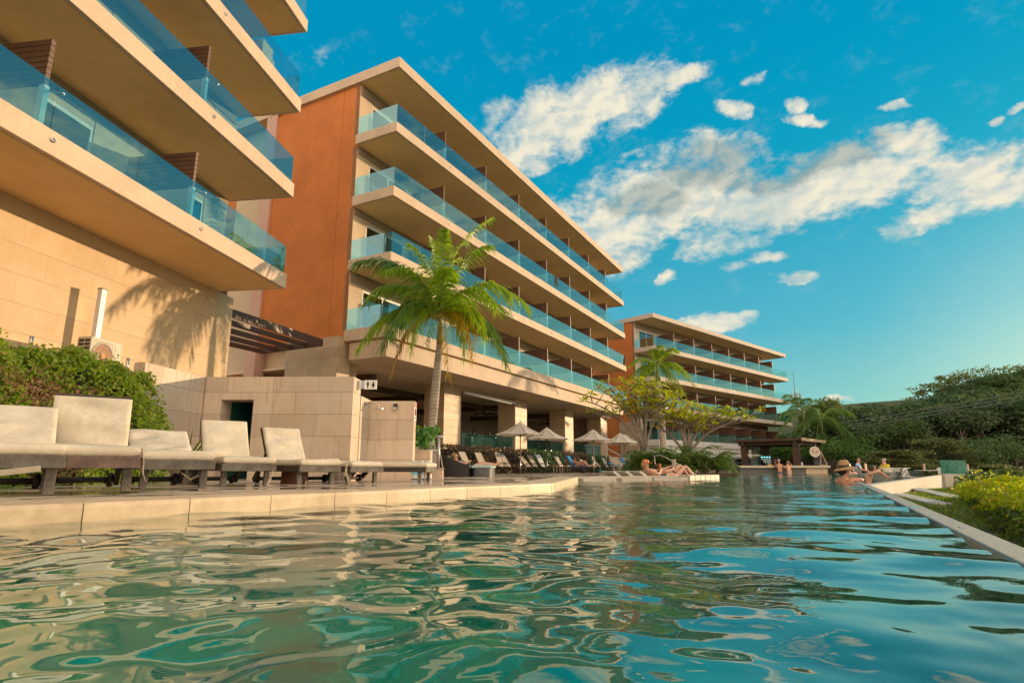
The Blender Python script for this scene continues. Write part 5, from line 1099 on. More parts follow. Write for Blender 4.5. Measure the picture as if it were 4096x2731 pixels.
wall_thing('pool_wall', 'low pool wall in front of the seated diners', (14.1, 23.7), (21.4, 40.2), .25, -.8, .05, .03, WMOS)
WPL = mat('stained_white_plaster', (.46, .46, .42), .8, .1, 1.5, .002, 30, c2=(.48, .42, .31), streak=.3)
t = wall_thing('gutter_wall', 'stained white plaster wall enclosing the overflow gutter', (6.16, 10.6), (19.4, 27.4), .2, -1.4, -.005, .0, WPL)
wall_thing('gutter_wall', 'white plaster wall stub under the ribbed glass screen', (19.45, 27.3), (22.6, 28.6), .25, -1.5, .06, .0, WPL)
struct(MB().prism([(6.3, 10.5), (11., 20.), (31.5, 46.8), (34, 46), (19.5, 27.6), (6.5, 10.9)], -.9, -.42).build('gutter_water', mat('gutter_water', (.01, .05, .06), .12, .1, 2)))
sc_g = thing('glass_screen', 'green ribbed glass wind screen on the end of the plaster wall', 'glass screen', (19.6, 27.7, 0), math.atan2(1.3, 3.15))
GG = glass('green_glass', (.45, .78, .68), 1.7, (.8, 1, .95), .05, (.10, .30, .24, .45)); gm = MB()
for i in range(16): MB().b(i * .115, i * .115 + .105, -.02, .02 + .012 * (i % 2), .02, .66).build('glass_rib', GG, sc_g)
MB().b(0, 1.84, -.035, .05, -.02, .02).build('channel', STEEL, sc_g)
# restaurant terrace
TF = struct(MB().prism([(14.3, 23.9), (21.5, 40.2), (22, 60), (48, 60), (33, 47.2)], -1.2, -.55).build('restaurant_terrace', mat('terrace_stone', (.3, .24, .17), .7, .1)))
WCH = mat('white_lace_chair', (.78, .77, .72), .5, .03)
def lace_chair(x, y, rz, lb_):
    t = thing('lace_chair', lb_, 'chair', (x, y, -.55), rz, 'white lattice chairs on the restaurant terrace'); g = np.random.default_rng(int(x * 10)); bk = MB(); st = MB()
    for i in range(26):
        a, b = g.uniform(-1.25, 1.25), g.uniform(-1.25, 1.25); h0, h1 = g.choice([.42, .86, g.uniform(.42, .86)]), g.choice([.42, .86, g.uniform(.42, .86)])
        bk.bar((.27 * math.sin(a), .27 * math.cos(a), h0), (.29 * math.sin(b), .29 * math.cos(b), h1 + .001), .022)
    for z in (.42, .86): bk.tube([(.28 * math.sin(a), .28 * math.cos(a), z) for a in np.linspace(-1.4, 1.4, 12)], .016, 6)
    bk.build('backrest', WCH, t); MB().lathe([(.05, .40), (.26, .40), (.27, .43), (.05, .43)], 16).build('seat', WCH, t)
    for a in (.8, 2.35, 3.9, 5.5): MB().tube([(.2 * math.sin(a), .2 * math.cos(a), .4), (.25 * math.sin(a), .25 * math.cos(a), 0)], .02, 6).build('leg', WCH, t)
MENU = mat('menu_red', (.30, .08, .04), .5); MENP = mat('menu_page', (.62, .55, .45), .6)
def table(x, y, rz, lb_, menu=0):
    t = thing('restaurant_table', lb_, 'table', (x, y, -.55), rz, 'tables on the restaurant terrace'); MB().lathe([(.02, .72), (.55, .72), (.56, .74), (.55, .755), (.02, .755)], 24).build('table_top', mat('table_white', (.7, .68, .64), .4), t); MB().tube([(0, 0, .0), (0, 0, .72)], .04, 8).lathe([(.26, 0), (.25, .02), (.04, .04)], 14).build('pedestal', DKM, t)
    for q in range(menu):
        mm = thing('menu_stand', ('left ' if q == 0 and menu == 2 else 'right ' if q else '') + 'red and cream menu card on ' + lb_[12:].replace('the ', ''), 'menu', (x - .12 + q * .3, y - .1 * q, .208), rz + R(25))
        MB().b(-.13, .0, 0, .02, 0, .33).build('cover', MENU, mm); MB().b(.002, .12, 0, .02, .01, .32).build('page', MENP, mm)
table(18.0, 30.6, .2, 'white round table between the two seated diners', 1); table(22.3, 32.6, .1, 'white round table behind the woman in yellow', 1); table(24.8, 34.6, .3, 'white round table in the row before the glass screen', 2); table(26.6, 35.2, 0, 'farthest white round table before the trees', 1)
for i, (x, y, r_, lb_) in enumerate(((22.9, 32.2, .4, 'white lattice chair left of the pair by the glass screen'), (23.95, 32.9, 2.6, 'white lattice chair in the middle of the group by the glass screen'), (24.7, 33.2, -.6, 'white lattice chair half behind the ribbed glass screen'), (18.75, 30.4, 2.9, 'white lattice chair under the woman in yellow'), (20.6, 31.5, .5, 'white lattice chair between the menu tables'), (17.2, 30.4, -1.3, 'white lattice chair under the man in the floral shirt'), (21.4, 33.6, 2., 'white lattice chair behind the second menu table'))): lace_chair(x, y, r_, lb_)
# lawn with sleeper steps and near hedge
lx = np.linspace(2.2, 40, 60); ly = np.linspace(1.5, 46, 60); gx, gy = np.meshgrid(lx, ly); lz = -.30 - .06 * np.clip(9.5 - gy, 0, 8) * .6 - .02 * np.clip(gx - 9, 0, 20) + .03 * np.sin(gx * 1.7) * np.sin(gy * 1.3)
offr = (gx - E0[0]) * EN[0] + (gy - E0[1]) * EN[1]; wl = (gy - 10.6) - (gx - 6.16) * 1.268
lz = np.where((offr < .1) | (wl > -.1), -1.5, lz); V = np.stack([gx, gy, lz], -1).reshape(-1, 3); I = np.arange(3600).reshape(60, 60); Q = np.stack([I[:-1, :-1], I[:-1, 1:], I[1:, 1:], I[1:, :-1]], -1).reshape(-1, 4)
struct(np_mesh('lawn', V, Q, mat('lawn_soil', (.06, .085, .02), .95, .2, 3, c2=(.05, .05, .02)), smooth=True))
n = 60000; C = np.stack([rng.uniform(4.5, 16, n), rng.uniform(7, 21, n), np.zeros(n)], -1); o_ = (C[:, 0] - E0[0]) * EN[0] + (C[:, 1] - E0[1]) * EN[1]; wl = (C[:, 1] - 10.6) - (C[:, 0] - 6.16) * 1.268
C = C[(o_ > .2) & (wl < -.15) & (C[:, 0] / C[:, 1] < .92)]; C[:, 2] = -.30 - .06 * np.clip(9.5 - C[:, 1], 0, 8) * .6 - .02 * np.clip(C[:, 0] - 9, 0, 20) + .03 * np.sin(C[:, 0] * 1.7) * np.sin(C[:, 1] * 1.3) + .02
nn = len(C); d = rand_dirs(nn, .8); side = np.cross(d, rand_dirs(nn)); V, Q = leaf_arrays(C + d * .025, side, rng.uniform(.05, .11, nn), .22, 0, spin=d); o = np_mesh('grass', V, Q, leafmat('lawn_grass', (.10, .17, .02), (.22, .27, .05), .4, .6), None); tag(o, 'short green grass beside the pool edge', 'grass', kind='stuff')
GST = mat('grey_sleeper_stone', (.42, .41, .38), .7, .08, 2, .002, 40)
def sleeper(a, b, lb_):
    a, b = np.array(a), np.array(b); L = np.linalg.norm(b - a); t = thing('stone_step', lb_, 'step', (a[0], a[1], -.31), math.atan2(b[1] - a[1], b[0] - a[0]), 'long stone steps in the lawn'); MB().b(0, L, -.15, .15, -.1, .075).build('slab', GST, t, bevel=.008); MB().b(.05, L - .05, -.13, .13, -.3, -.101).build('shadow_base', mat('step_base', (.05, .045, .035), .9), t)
sleeper((8.5, 13.45), (6.75, 9.65), 'long grey stone step nearest the pool edge'); sleeper((11.2, 16.9), (8.4, 11.5), 'long grey stone step farther from the pool edge')
HY = leafmat('golden_hedge_leaf', (.27, .36, .012), (.52, .56, .018), .5, .45, c3=(.60, .30, .03)); HY2 = leafmat('hedge_lower_leaf', (.06, .11, .02), (.14, .18, .03), .4, .5)
t = thing('golden_hedge', 'bright yellow green hedge glowing in the low sun at the right edge', 'hedge', (6.5, 8., -.5))
lumps = [(7.75, 9.5, .02, .72, .24), (8.5, 10.3, .02, .9, .22), (7.05, 8.5, -.07, .62, .28), (8.0, 9.1, -.04, .95, .3), (6.4, 7.6, -.13, .6, .31), (7.3, 8.1, -.09, .9, .34), (5.75, 6.7, -.2, .5, .31), (6.5, 7.1, -.14, .8, .37), (5.1, 5.85, -.33, .42, .28), (5.8, 6.2, -.18, .75, .37), (9.6, 11, .03, 1., .22), (9., 9.8, -.03, 1., .28), (4.4, 5.0, -.44, .36, .22), (5.2, 5.4, -.28, .65, .33)]
PC = []; PN = []
for x, y, z, r, rz_ in lumps:
    n = int(3800 * r); d = rand_dirs(n, .25); rad = rng.random(n) ** .25; PC.append(np.array([x, y, z - .12]) + d * rad[:, None] * np.array([r, r, rz_ * 1.05])); PN.append(d + rng.normal(0, .5, (n, 3)))
PC = np.concatenate(PC); PN = np.concatenate(PN); PC += .04 * np.sin(PC[:, [1, 2, 0]] * 9); keepm = (PC[:, 0] - E0[0]) * EN[0] + (PC[:, 1] - E0[1]) * EN[1] > .22; PC, PN = PC[keepm], PN[keepm]
low = PC[:, 2] < -.16 + .05 * np.sin(PC[:, 0] * 5); org = np.array([6.5, 8., -.5])  # leaves below this height take the darker green
V, Q = leaf_arrays(PC[~low] - org, PN[~low], rng.uniform(.035, .075, (~low).sum()), .55, .1); np_mesh('foliage', V, Q, HY, t); V, Q = leaf_arrays(PC[low] - org, PN[low], rng.uniform(.04, .075, low.sum()), .6, .1); np_mesh('lower_foliage', V, Q, HY2, t)
sh = MB(); shl = []
for i in range(70):
    x, y, z, r, rz_ = lumps[rng.integers(0, len(lumps))]; p = np.array([x + rng.normal(0, r * .4), y + rng.normal(0, r * .4), z + .04]) - org
    if (p[0] + org[0] - E0[0]) * EN[0] + (p[1] + org[1] - E0[1]) * EN[1] < .3: continue
    d = np.array([rng.normal(0, .5), rng.normal(0, .5), rng.uniform(.4, 1.)]); d *= rng.uniform(.1, .24); sh.tube([p, p + d * .6, p + d + (0, 0, -.02)], [.006, .005, .003], 4, False)
    shl += [p + d * s_ for s_ in (.5, .7, .85, 1, 1.05)]
sh.build('shoot', mat('hedge_shoot', (.25, .2, .06), .7), t)['kind'] = 'stuff'; shl = np.array(shl); V, Q = leaf_arrays(shl + rng.normal(0, .02, shl.shape), rand_dirs(len(shl), .4), rng.uniform(.04, .07, len(shl)), .5, .1); np_mesh('tip_foliage', V, Q, HY, t)
cr_ = MB()
for x, y, z, r, rz_ in lumps: cr_.ball((x - 6.5, y - 8., z - .24 + .5), (r * .78, r * .78, rz_ * .75), 12)
cr_.build('dark_core', CORE, t)
# ---------------------------------------------------------------- trees: far hillside, garden trees, palms
FL = [leafmat('forest_leaf_a', (.07, .125, .05), (.13, .185, .07), .35, .6), leafmat('forest_leaf_b', (.065, .115, .06), (.12, .17, .08), .3, .6), leafmat('forest_leaf_c', (.10, .14, .045), (.18, .20, .06), .4, .6)]
TB = mat('tree_bark', (.15, .125, .10), .9, .2, 1.5)
def tree_mesh(seed, H, Rr, kind, m_, n=3000, ls=.5, label='', loc=(0, 0, 0), cat='tree', grp=None, name='broadleaf_tree', flat=.6, gaps=.5):
    g = np.random.default_rng(seed); t = thing(name, label, cat, loc, group=grp); h0 = H * (.32 if kind != 'low' else .15)
    tr = MB(); lean = g.normal(0, .06 * H, 2); fk = np.array([lean[0] * .5, lean[1] * .5, h0]); tr.tube([(0, 0, -1.5), fk * .5, fk], [.035 * H, .03 * H, .026 * H], 8); C = []; Nn = []
    nb = 9 if kind != 'acacia' else 13
    ncl = 60 if kind == 'acacia' else 52 if kind == 'open' else 26; cl = []
    for i in range(nb):
        a = 6.283 * i / nb + g.uniform(-.3, .3); rr_ = Rr * g.uniform(.45, .85); tp = np.array([math.cos(a) * rr_, math.sin(a) * rr_, H * g.uniform(.6, .92)])
        if i == 0: tp = np.array([0, 0, H * .9])
        md = fk + (tp - fk) * np.array([.5, .5, .4]) + g.normal(0, .03 * H, 3); tr.tube([fk, md, tp], [.018 * H, .012 * H, .004 * H], 6)
        for q in range(3): e = md + (tp - md) * g.uniform(.2, .9) + g.normal(0, .1 * H, 3) * np.array([1, 1, .5]); tr.tube([md, (md + e) / 2, e], [.008 * H, .006 * H, .003 * H], 5)
        cl.append(tp)
    while len(cl) < ncl:
        d = g.normal(size=3); d /= np.linalg.norm(d); d[2] = abs(d[2]) * 1.1 - .25; q = np.array([d[0] * Rr, d[1] * Rr, H * (.66 + .34 * d[2])]) * np.array([1, 1, 1]) * 1.0
        rr_ = g.uniform(.55, 1.); cl.append(np.array([q[0] * rr_, q[1] * rr_, H * .6 + (q[2] - H * .6) * rr_]))
    for c in cl:
        s = Rr * g.uniform(.2, .42) * (1 if kind not in ('acacia', 'open') else .75 if kind == 'acacia' else .62); k_ = max(20, int(n / ncl * (s / (Rr * .3)) ** 2)); d = g.normal(size=(k_, 3)); d /= np.linalg.norm(d, axis=1, keepdims=True); rad = g.random(k_) ** .45
        f = flat if kind != 'acacia' else .28
        C.append(c + d * rad[:, None] * np.array([s, s, s * f])); Nn.append(d * .5 + g.normal(0, .6, (k_, 3)) + np.array([0, 0, .5]))
    C = np.concatenate(C); Nn = np.concatenate(Nn); V, Q = leaf_arrays(C, Nn, g.uniform(.7, 1.3, len(C)) * ls, .6, .1); np_mesh('crown', V, Q, m_, t); tr.build('trunk', TB, t, smooth=True); return t
def px_env(px):  # skyline of the wooded slope seen over the bar, as elevation per metre of depth
    return np.interp(px, [3080, 3180, 3240, 3300, 3360, 3420, 3500, 3600, 3680, 3760, 3850, 3950, 4100, 4300], [.045, .056, .065, .080, .094, .100, .103, .104, .108, .120, .136, .146, .150, .150])
PROTO = [tree_mesh(101 + i, 10., 5.2, ('round', 'round', 'acacia', 'round')[i], FL[(0, 1, 2, 1)[i]], 5200, .52, 'x', (0, 0, 0), flat=(.7, .85, .3, .75)[i]) for i in range(4)]
LBF = ['dark rounded tree on the wooded hillside', 'dense greyish green tree on the wooded hillside', 'flat layered open crowned tree on the wooded hillside', 'bushy dark tree low on the wooded hillside']
gg = np.random.default_rng(77); used = [False] * 4; placed = []
tries = 0
while len(placed) < 120 and tries < 6000:
    tries += 1; px = gg.uniform(3090, 4330); Y_ = gg.choice([gg.uniform(58, 82), gg.uniform(82, 112), gg.uniform(112, 135)]); X_ = (px - 2048) / 2425 * Y_
    if any((X_ - a) ** 2 + (Y_ - b) ** 2 < (3.2 + .012 * Y_) ** 2 for a, b in placed): continue
    if px < 3350 and Y_ < 88: continue
    gz_ = float(-1.75 + hill(X_, Y_)) + .9; top = .3 + px_env(px) * Y_ * gg.uniform(.66, 1.03); H = top - gz_
    if H < 3.0: continue
    a_ = math.degrees(math.atan2(X_ + 1, Y_ - 32)); d_ = math.hypot(X_ + 1, Y_ - 32)
    if 49 < a_ < 68 and gz_ + min(H, 14.) * 1.05 - .133 * d_ > .4: continue          # keeps the low sun on the middle wing
    H = min(H, 14.); i = int(gg.integers(0, 4)) if H > 6 else int(gg.choice([0, 1, 3]))
    placed.append((X_, Y_)); o = PROTO[i] if not used[i] else dup(PROTO[i]); used[i] = True
    o.location = (X_, Y_, gz_); o.rotation_euler = (0, 0, gg.uniform(0, 6.28)); s_ = H / 10.; o.scale = (s_ * gg.uniform(.95, 1.25), s_ * gg.uniform(.95, 1.25), s_); o['label'] = LBF[i]; o['group'] = 'trees on the wooded hillside, ' + ('rounded', 'greyish', 'layered', 'bushy')[i]
for X_, Y_, top_, Rr, s_ in ((100., 124., 22.6, 9.5, 5), (91.5, 125., 20.2, 7., 6), (111, 126, 22.8, 10, 8)):
    g0 = float(-1.75 + hill(X_, Y_)); g0 -= 6.5; tree_mesh(300 + s_, top_ - g0, Rr, 'open', FL[2], 3600, .5, ('largest spreading open crowned tree against the sky at the right', 'left outlier of the open crowned trees against the sky', 'open crowned tree partly cut by the right picture edge')[(5, 6, 8).index(s_)], (X_, Y_, g0), flat=.32)
for X_, Y_, H, s_ in ((84, 105, 6., 1), (92, 110, 6., 2), (101, 116, 6., 3)):
    tree_mesh(330 + s_, H, 5., 'round', FL[0], 4200, .5, ('high dense tree on the slope left of the frame edge', 'high dense tree on the slope at the frame edge', 'high dense tree on the slope beyond the frame edge')[s_ - 1], (X_, Y_, float(-1.6 + hill(X_, Y_))))
# trees that shade the far wing stand off to the right of the view
# layered garden trees by the terrace
LL = leafmat('pale_layered_leaf', (.15, .17, .06), (.24, .25, .10), .3, .5)
def layered(lb_, x, y, z, H, Rr, seed):
    g = np.random.default_rng(seed); t = thing('layered_tree', lb_, 'tree', (x, y, z)); tr = MB().tube([(0, 0, -.4), (0, 0, H * .9)], [.14, .05], 8); C = []; N = []
    for i in range(46):
        f = g.random() ** .8; a = g.uniform(0, 6.28); rr_ = Rr * math.sqrt(max(.05, 1 - (f * .93) ** 2)) * g.uniform(.35, 1.); c = np.array([math.cos(a) * rr_, math.sin(a) * rr_, H * (.25 + .72 * f)]); tr.tube([(0, 0, c[2] * .8), c], [.03, .012], 5); s = Rr * g.uniform(.22, .4); k_ = 130
        d = g.normal(size=(k_, 3)); d /= np.linalg.norm(d, axis=1, keepdims=True); C.append(c + d * (g.random((k_, 1)) ** .5) * np.array([s, s, s * .22])); N.append(g.normal(0, .35, (k_, 3)) + np.array([0, 0, 1.]))
    V, Q = leaf_arrays(np.concatenate(C), np.concatenate(N), g.uniform(.12, .26, 46 * 130), .5, .1); np_mesh('crown', V, Q, LL, t); tr.build('trunk', TB, t)
layered('tall pale layered tree behind the white chairs', 33.4, 47.5, -.6, 3.2, 3.3, 5); layered('low pale layered tree behind the diners', 27.2, 43., -.6, 2.1, 2.4, 6); layered('small pale layered tree at the foot of the glass screen', 29.5, 37., -1.3, 1.8, 1.5, 7); layered('wide pale layered shrub left of the tall layered tree', 30., 46.2, -.6, 1.9, 2.3, 8)
MG = leafmat('mid_green_leaf', (.05, .11, .02), (.11, .19, .03), .4, .5)
for i, (x, y, H, r, lb_) in enumerate(((25., 47.5, 2.6, 2.6, 'bright green rounded shrub right of the bar palms'), (28.2, 51., 3.0, 3.2, 'bright green spreading shrub behind the diners'), (22.9, 50, 2.4, 2.2, 'leafy green shrub directly behind the pool bar'), (37., 48., 2.2, 3.2, 'dark green shrub right of the tall layered tree'), (41., 50., 3.0, 4., 'broad dark shrub near the right edge below the wires'), (24.4, 26., .9, 1.6, 'low green shrub behind the golden hedge'), (20.6, 21.5, .85, 1.7, 'wide low shrub at the right edge behind the golden hedge'), (15., 18.2, .2, 1.5, 'low shrub beyond the lawn steps'))):
    tree_mesh(400 + i, H + 1., r, 'low', MG if i < 3 else FL[0], 2600, .22 if i < 5 else .13, lb_, (x, y, -1.), cat='shrub', name='shrub', flat=.6)
palm('slim palm with feathery crown left of the cell tower', (29.2, 60., -.3), 5.2, (.2, 0), .15, crown(np.random.default_rng(5), 13, .8, -.75, LP_D, 2.9, .75), shaft=1.2, grp='slim palms behind the pool bar')
palm('slim palm with hanging crown right of the pool bar', (30.1, 58., -.3), 4.2, (.0, 0), .15, crown(np.random.default_rng(6), 15, .5, -.9, LP_D, 3.0, .75), shaft=1.2, grp='slim palms behind the pool bar')
palm('shorter slim palm close beside the hanging palm', (31.5, 58.5, -.3), 3.2, (.05, 0), .14, crown(np.random.default_rng(8), 12, .3, -.9, LP_D, 2.4, .6), shaft=1.0, grp='slim palms behind the pool bar')
tree_mesh(601, 9.6, 3.6, 'round', FL[2], 4200, .4, 'sunlit round headed tree between the two slim palms', (38.2, 72., -.9), flat=.8); tree_mesh(602, 8.8, 2.8, 'acacia', FL[0], 1600, .4, 'thin twiggy tree top right of the round headed tree', (45.5, 78., -.6)); tree_mesh(603, 4.6, 2.4, 'round', FL[2], 1800, .3, 'small sunlit tree in the gap beside the far wing', (33.5, 76., -.5))
t = thing('cell_tower', 'thin lattice cell tower with antenna panels behind the slim palm', 'tower', (72., 150., 0)); CTM = mat('tower_steel', (.30, .30, .31), .5, .1, metal=.3)
mt = MB()
for a in range(3): c, s = math.cos(a * 2.094), math.sin(a * 2.094); mt.tube([(.7 * c, .7 * s, 0), (.35 * c, .35 * s, 19)], .09, 5)
for z in range(0, 19, 2):
    for a in range(3): c, s, c2, s2 = math.cos(a * 2.094), math.sin(a * 2.094), math.cos((a + 1) * 2.094), math.sin((a + 1) * 2.094); r = .7 - .35 * z / 19; mt.tube([(r * c, r * s, z), (r * c2, r * s2, z + 2)], .05, 4)
mt.build('mast', CTM, t); MB().tube([(0, 0, 19), (-.1, 0, 24.5)], .08, 5).build('spire', CTM, t)
for a in range(6): MB().b(-.16, .16, -.1, .1, 16.2, 18.8).build('antenna_panel', CTM, t, loc=(1.15 * math.cos(a * 1.047), 1.15 * math.sin(a * 1.047), 0))
WIRE = mat('power_wire', (.16, .16, .16), .5)
def wires(lb_, a, b, n, dz_, sag):
    for i in range(n):
        A_, B_ = np.array(a) + (0, 0, i * dz_), np.array(b) + (0, 0, i * dz_ * 1.3); o = MB().tube([A_ + (B_ - A_) * s + np.array([0, 0, -4 * sag * s * (1 - s)]) for s in np.linspace(0, 1, 14)], .022, 4).build('power_line', WIRE); tag(o, lb_, 'power line', lb_ + ' set')
wires('thin power line crossing before the wooded hillside', (28., 62., 3.5), (56., 52., 8.3), 3, .28, .35); wires('lower power line at the right below the forest edge', (39., 56., 1.7), (62., 54., 3.2), 3, .45, .1)
# ---------------------------------------------------------------- people and small lounge things
def skin_mesh(name, V, E, Rd, m_, parent, sub=2):
    me = bpy.data.meshes.new(name); me.from_pydata([tuple(map(float, v)) for v in V], E, []); o = bpy.data.objects.new(name + '_s', me); col.objects.link(o)
    md = o.modifiers.new('k', 'SKIN'); md.use_smooth_shade = True
    for i, sv in enumerate(me.skin_vertices[0].data): r = Rd[i]; sv.radius = (r, r) if not hasattr(r, '__len__') else r; sv.use_root = (i == 0)
    sb = o.modifiers.new('u', 'SUBSURF'); sb.levels = sb.render_levels = sub
    bpy.context.view_layer.update(); out_ = bpy.data.meshes.new_from_object(o.evaluated_get(bpy.context.evaluated_depsgraph_get())); bpy.data.objects.remove(o)
    out_.materials.clear(); out_.materials.append(m_); out_.name = name; r = bpy.data.objects.new(name, out_); link(r, parent); return r
SK1 = mat('tanned_skin', (.50, .25, .145), .5, .06, 6); SK2 = mat('fair_skin', (.60, .34, .235), .5, .06, 6); SK3 = mat('brown_skin', (.26, .13, .08), .5, .06, 6)
HR = dict(brown=mat('brown_hair', (.07, .035, .018), .6, .2, 20), dark=mat('dark_hair', (.016, .011, .009), .5, .2, 20), grey=mat('grey_hair', (.35, .33, .31), .6, .1, 20), fair=mat('fair_hair', (.33, .19, .075), .6, .2, 20))
SHADE = mat('sunglass_lens', (.008, .008, .009), .15, .02)
def person(lb_, loc, rz, J, skin, hair=None, face=(0, 1), shades=False, shorts=None, top=None, topk='shirt', hairlen=0., sc_=1., beard=False, grp=None):
    t = thing('person', lb_, 'person', loc, rz, grp); t.scale = (sc_,) * 3; J = {a: np.array(b, float) for a, b in J.items()}
    f = np.array([face[0], face[1], 0.]); f /= np.linalg.norm(f); sd_ = np.cross(f, [0, 0, 1.]); h = J['head']; nk = J['neck']
    V = [J['pel'], (J['pel'] + J['chest']) / 2, J['chest'], nk, h - (0, 0, .055) + f * .015, h + f * .008, h + (0, 0, .075), h + f * .098 - (0, 0, .012), h + sd_ * .085, h - sd_ * .085, h + f * .075 - (0, 0, .085)]
    E = [(0, 1), (1, 2), (2, 3), (3, 4), (4, 5), (5, 6), (5, 7), (5, 8), (5, 9), (4, 10)]; Rd = [.135, .125, .145, .058, .062, .088, .062, .016, .018, .018, .028]
    def chain(src, pts, rad):
        p = src
        for q, r in zip(pts, rad): V.append(q); Rd.append(r); E.append((p, len(V) - 1)); p = len(V) - 1
        return p
    for s in 'LR':
        if 'sh' + s in J:
            w_ = chain(2, [J['sh' + s], J['el' + s], J['wr' + s]], [.062, .045, .031]); d = J['wr' + s] - J['el' + s]; d /= np.linalg.norm(d); sv = np.cross(d, [0, 0, 1.]); sv = sv / (np.linalg.norm(sv) + 1e-6); cu = np.array([0, 0, -1.]) * .35
            pm = chain(w_, [J['wr' + s] + d * .06], [.036]); P0 = J['wr' + s] + d * .085
            for q, l in zip((-1.5, -.5, .5, 1.5), (.058, .075, .08, .07)):
                b = P0 + sv * q * .019; chain(pm, [b, b + (d + cu * .4) * l * .55, b + (d + cu * 1.3) * l], [.0105, .0095, .008])
            k_ = -1 if s == 'L' else 1; chain(pm, [J['wr' + s] + d * .045 - sv * k_ * .035, J['wr' + s] + d * .085 - sv * k_ * .055], [.013, .010])
        if 'kn' + s in J:
            hp = J.get('hi' + s, J['pel'] + np.array([-.09 if s == 'L' else .09, 0, -.06])); d = J['to' + s] if 'to' + s in J else J['an' + s] + (0, .13, -.04); chain(0, [hp, (hp + J['kn' + s]) / 2, J['kn' + s], (J['kn' + s] * .6 + J['an' + s] * .4), J['an' + s], d], [.088, .078, .056, .055, .038, .032])
    b = skin_mesh('body', V, E, Rd, skin, t)
    for s_ in (-1, 1): MB().ball(h + f * .088 + sd_ * s_ * .033 + np.array([0, 0, .018]), .011, 6).build('eye', SHADE, t)
    MB().ball(h + f * .082 - np.array([0, 0, .052]), (.022, .022, .007), 6).build('mouth', mat('lip_red', (.30, .09, .07), .5), t)
    if shades: MB().bar(h + f * .097 - sd_ * .075 + (0, 0, .02), h + f * .097 + sd_ * .075 + (0, 0, .02), .035, .03).build('sunglasses', SHADE, t)
    if hair:
        c = h - f * .02 + np.array([0, 0, .035]); hb = MB().ball(c, (.103, .103, .098), 14)
        if hairlen: hb.ball(c - f * .03 - np.array([0, 0, hairlen * .5]), (.105, .09, .06 + hairlen * .6), 12)
        hb.build('hair', HR[hair], t, smooth=True)
    if shorts is not None:
        V2 = [J['pel'] + (J['chest'] - J['pel']) * .22, J['pel']]; E2 = [(0, 1)]; R2 = [.148, .152]
        for s in 'LR':
            if 'kn' + s in J and shorts[3] > 0: hp = J['pel'] + np.array([-.09 if s == 'L' else .09, 0, -.06]); V2 += [hp, hp + (J['kn' + s] - hp) * shorts[3]]; E2 += [(1, len(V2) - 2), (len(V2) - 2, len(V2) - 1)]; R2 += [.104, .098]
        skin_mesh('shorts', V2, E2, R2, mat('swimwear_%d%d%d' % tuple(int(c * 99) for c in shorts[:3]), shorts[:3], .7, .1, 9), t)
    if top is not None:
        if topk == 'shirt':
            V2 = [J['pel'] + (J['chest'] - J['pel']) * .1, (J['pel'] + J['chest']) / 2, J['chest'], J['chest'] * .35 + nk * .65]; E2 = [(0, 1), (1, 2), (2, 3)]; R2 = [.15, .15, .168, .085]
            for s in 'LR': V2 += [J['sh' + s], J['sh' + s] * .35 + J['el' + s] * .65]; E2 += [(2, len(V2) - 2), (len(V2) - 2, len(V2) - 1)]; R2 += [.082, .07]
            skin_mesh('shirt', V2, E2, R2, top, t)
        else: skin_mesh('swim_top', [J['chest'] - (0, 0, .05), J['chest'] + (0, 0, .01)], [(0, 1)], [.152, .155], top, t)
    return t
def stand(el=((-.26, .18, .36), (.26, .18, .36)), wr=((-.14, .42, .46), (.14, .42, .46)), z=0.):
    J = dict(pel=(0, 0, .0), chest=(0, .03, .38), neck=(0, .05, .57), head=(0, .06, .74), shL=(-.185, .03, .50), shR=(.185, .03, .50), elL=el[0], elR=el[1], wrL=wr[0], wrR=wr[1], knL=(-.1, .03, -.45), anL=(-.1, 0, -.86), knR=(.1, .03, -.45), anR=(.1, 0, -.86))
    return {a: (b[0], b[1], b[2] + z) for a, b in J.items()}
def sit(z=.46, wr=((-.12, .38, .72), (.12, .38, .72))):
    return dict(pel=(0, 0, z + .1), chest=(0, .0, z + .46), neck=(0, .03, z + .64), head=(0, .05, z + .80), shL=(-.19, 0, z + .57), shR=(.19, 0, z + .57), elL=(-.25, .14, z + .32), elR=(.25, .14, z + .32), wrL=wr[0], wrR=wr[1], knL=(-.1, .45, z + .08), anL=(-.1, .45, .07), knR=(.1, .45, z + .08), anR=(.1, .45, .07))
# swimmer in the straw hat
J = dict(pel=(0, -.08, -.52), chest=(0, -.02, -.12), neck=(0, .02, .10), head=(.01, .04, .235), shL=(-.175, .0, .035), shR=(.175, -.02, .045), elL=(-.16, .3, .02), elR=(.2, .29, .03), wrL=(-.02, .50, .045), wrR=(.06, .47, .055), knL=(-.1, .05, -.92), anL=(-.1, 0, -1.24), knR=(.1, .05, -.92), anR=(.1, 0, -1.24))
p = person('swimmer in straw sun hat and sunglasses leaning on the pool edge', (7.62, 13.95, 0), R(-62), J, SK1, 'dark', face=(.55, .6), shades=True, hairlen=.08, top=mat('black_swim', (.015, .015, .018), .6), topk='swim', shorts=(.015, .015, .018, 0), sc_=1.08)
STRAW = mat('straw', (.42, .25, .10), .75, .18, 30, coord='obj'); ht = MB().lathe([(.001, .185), (.06, .183), (.095, .16), (.112, .09), (.118, .03), (.17, .02), (.235, -.015), (.24, -.02), (.235, -.024), (.17, .012), (.115, .02), (.10, .02)], 28, o=(.01, .045, .27), M=Rx(R(6)) @ Ry(R(-6))).build('hat', STRAW, p, smooth=True)
MB().lathe([(.1195, .032), (.1215, .034), (.1165, .075), (.1145, .075)], 28, o=(.01, .045, .27), M=Rx(R(6)) @ Ry(R(-6))).build('hat_band', BLACK, ht)
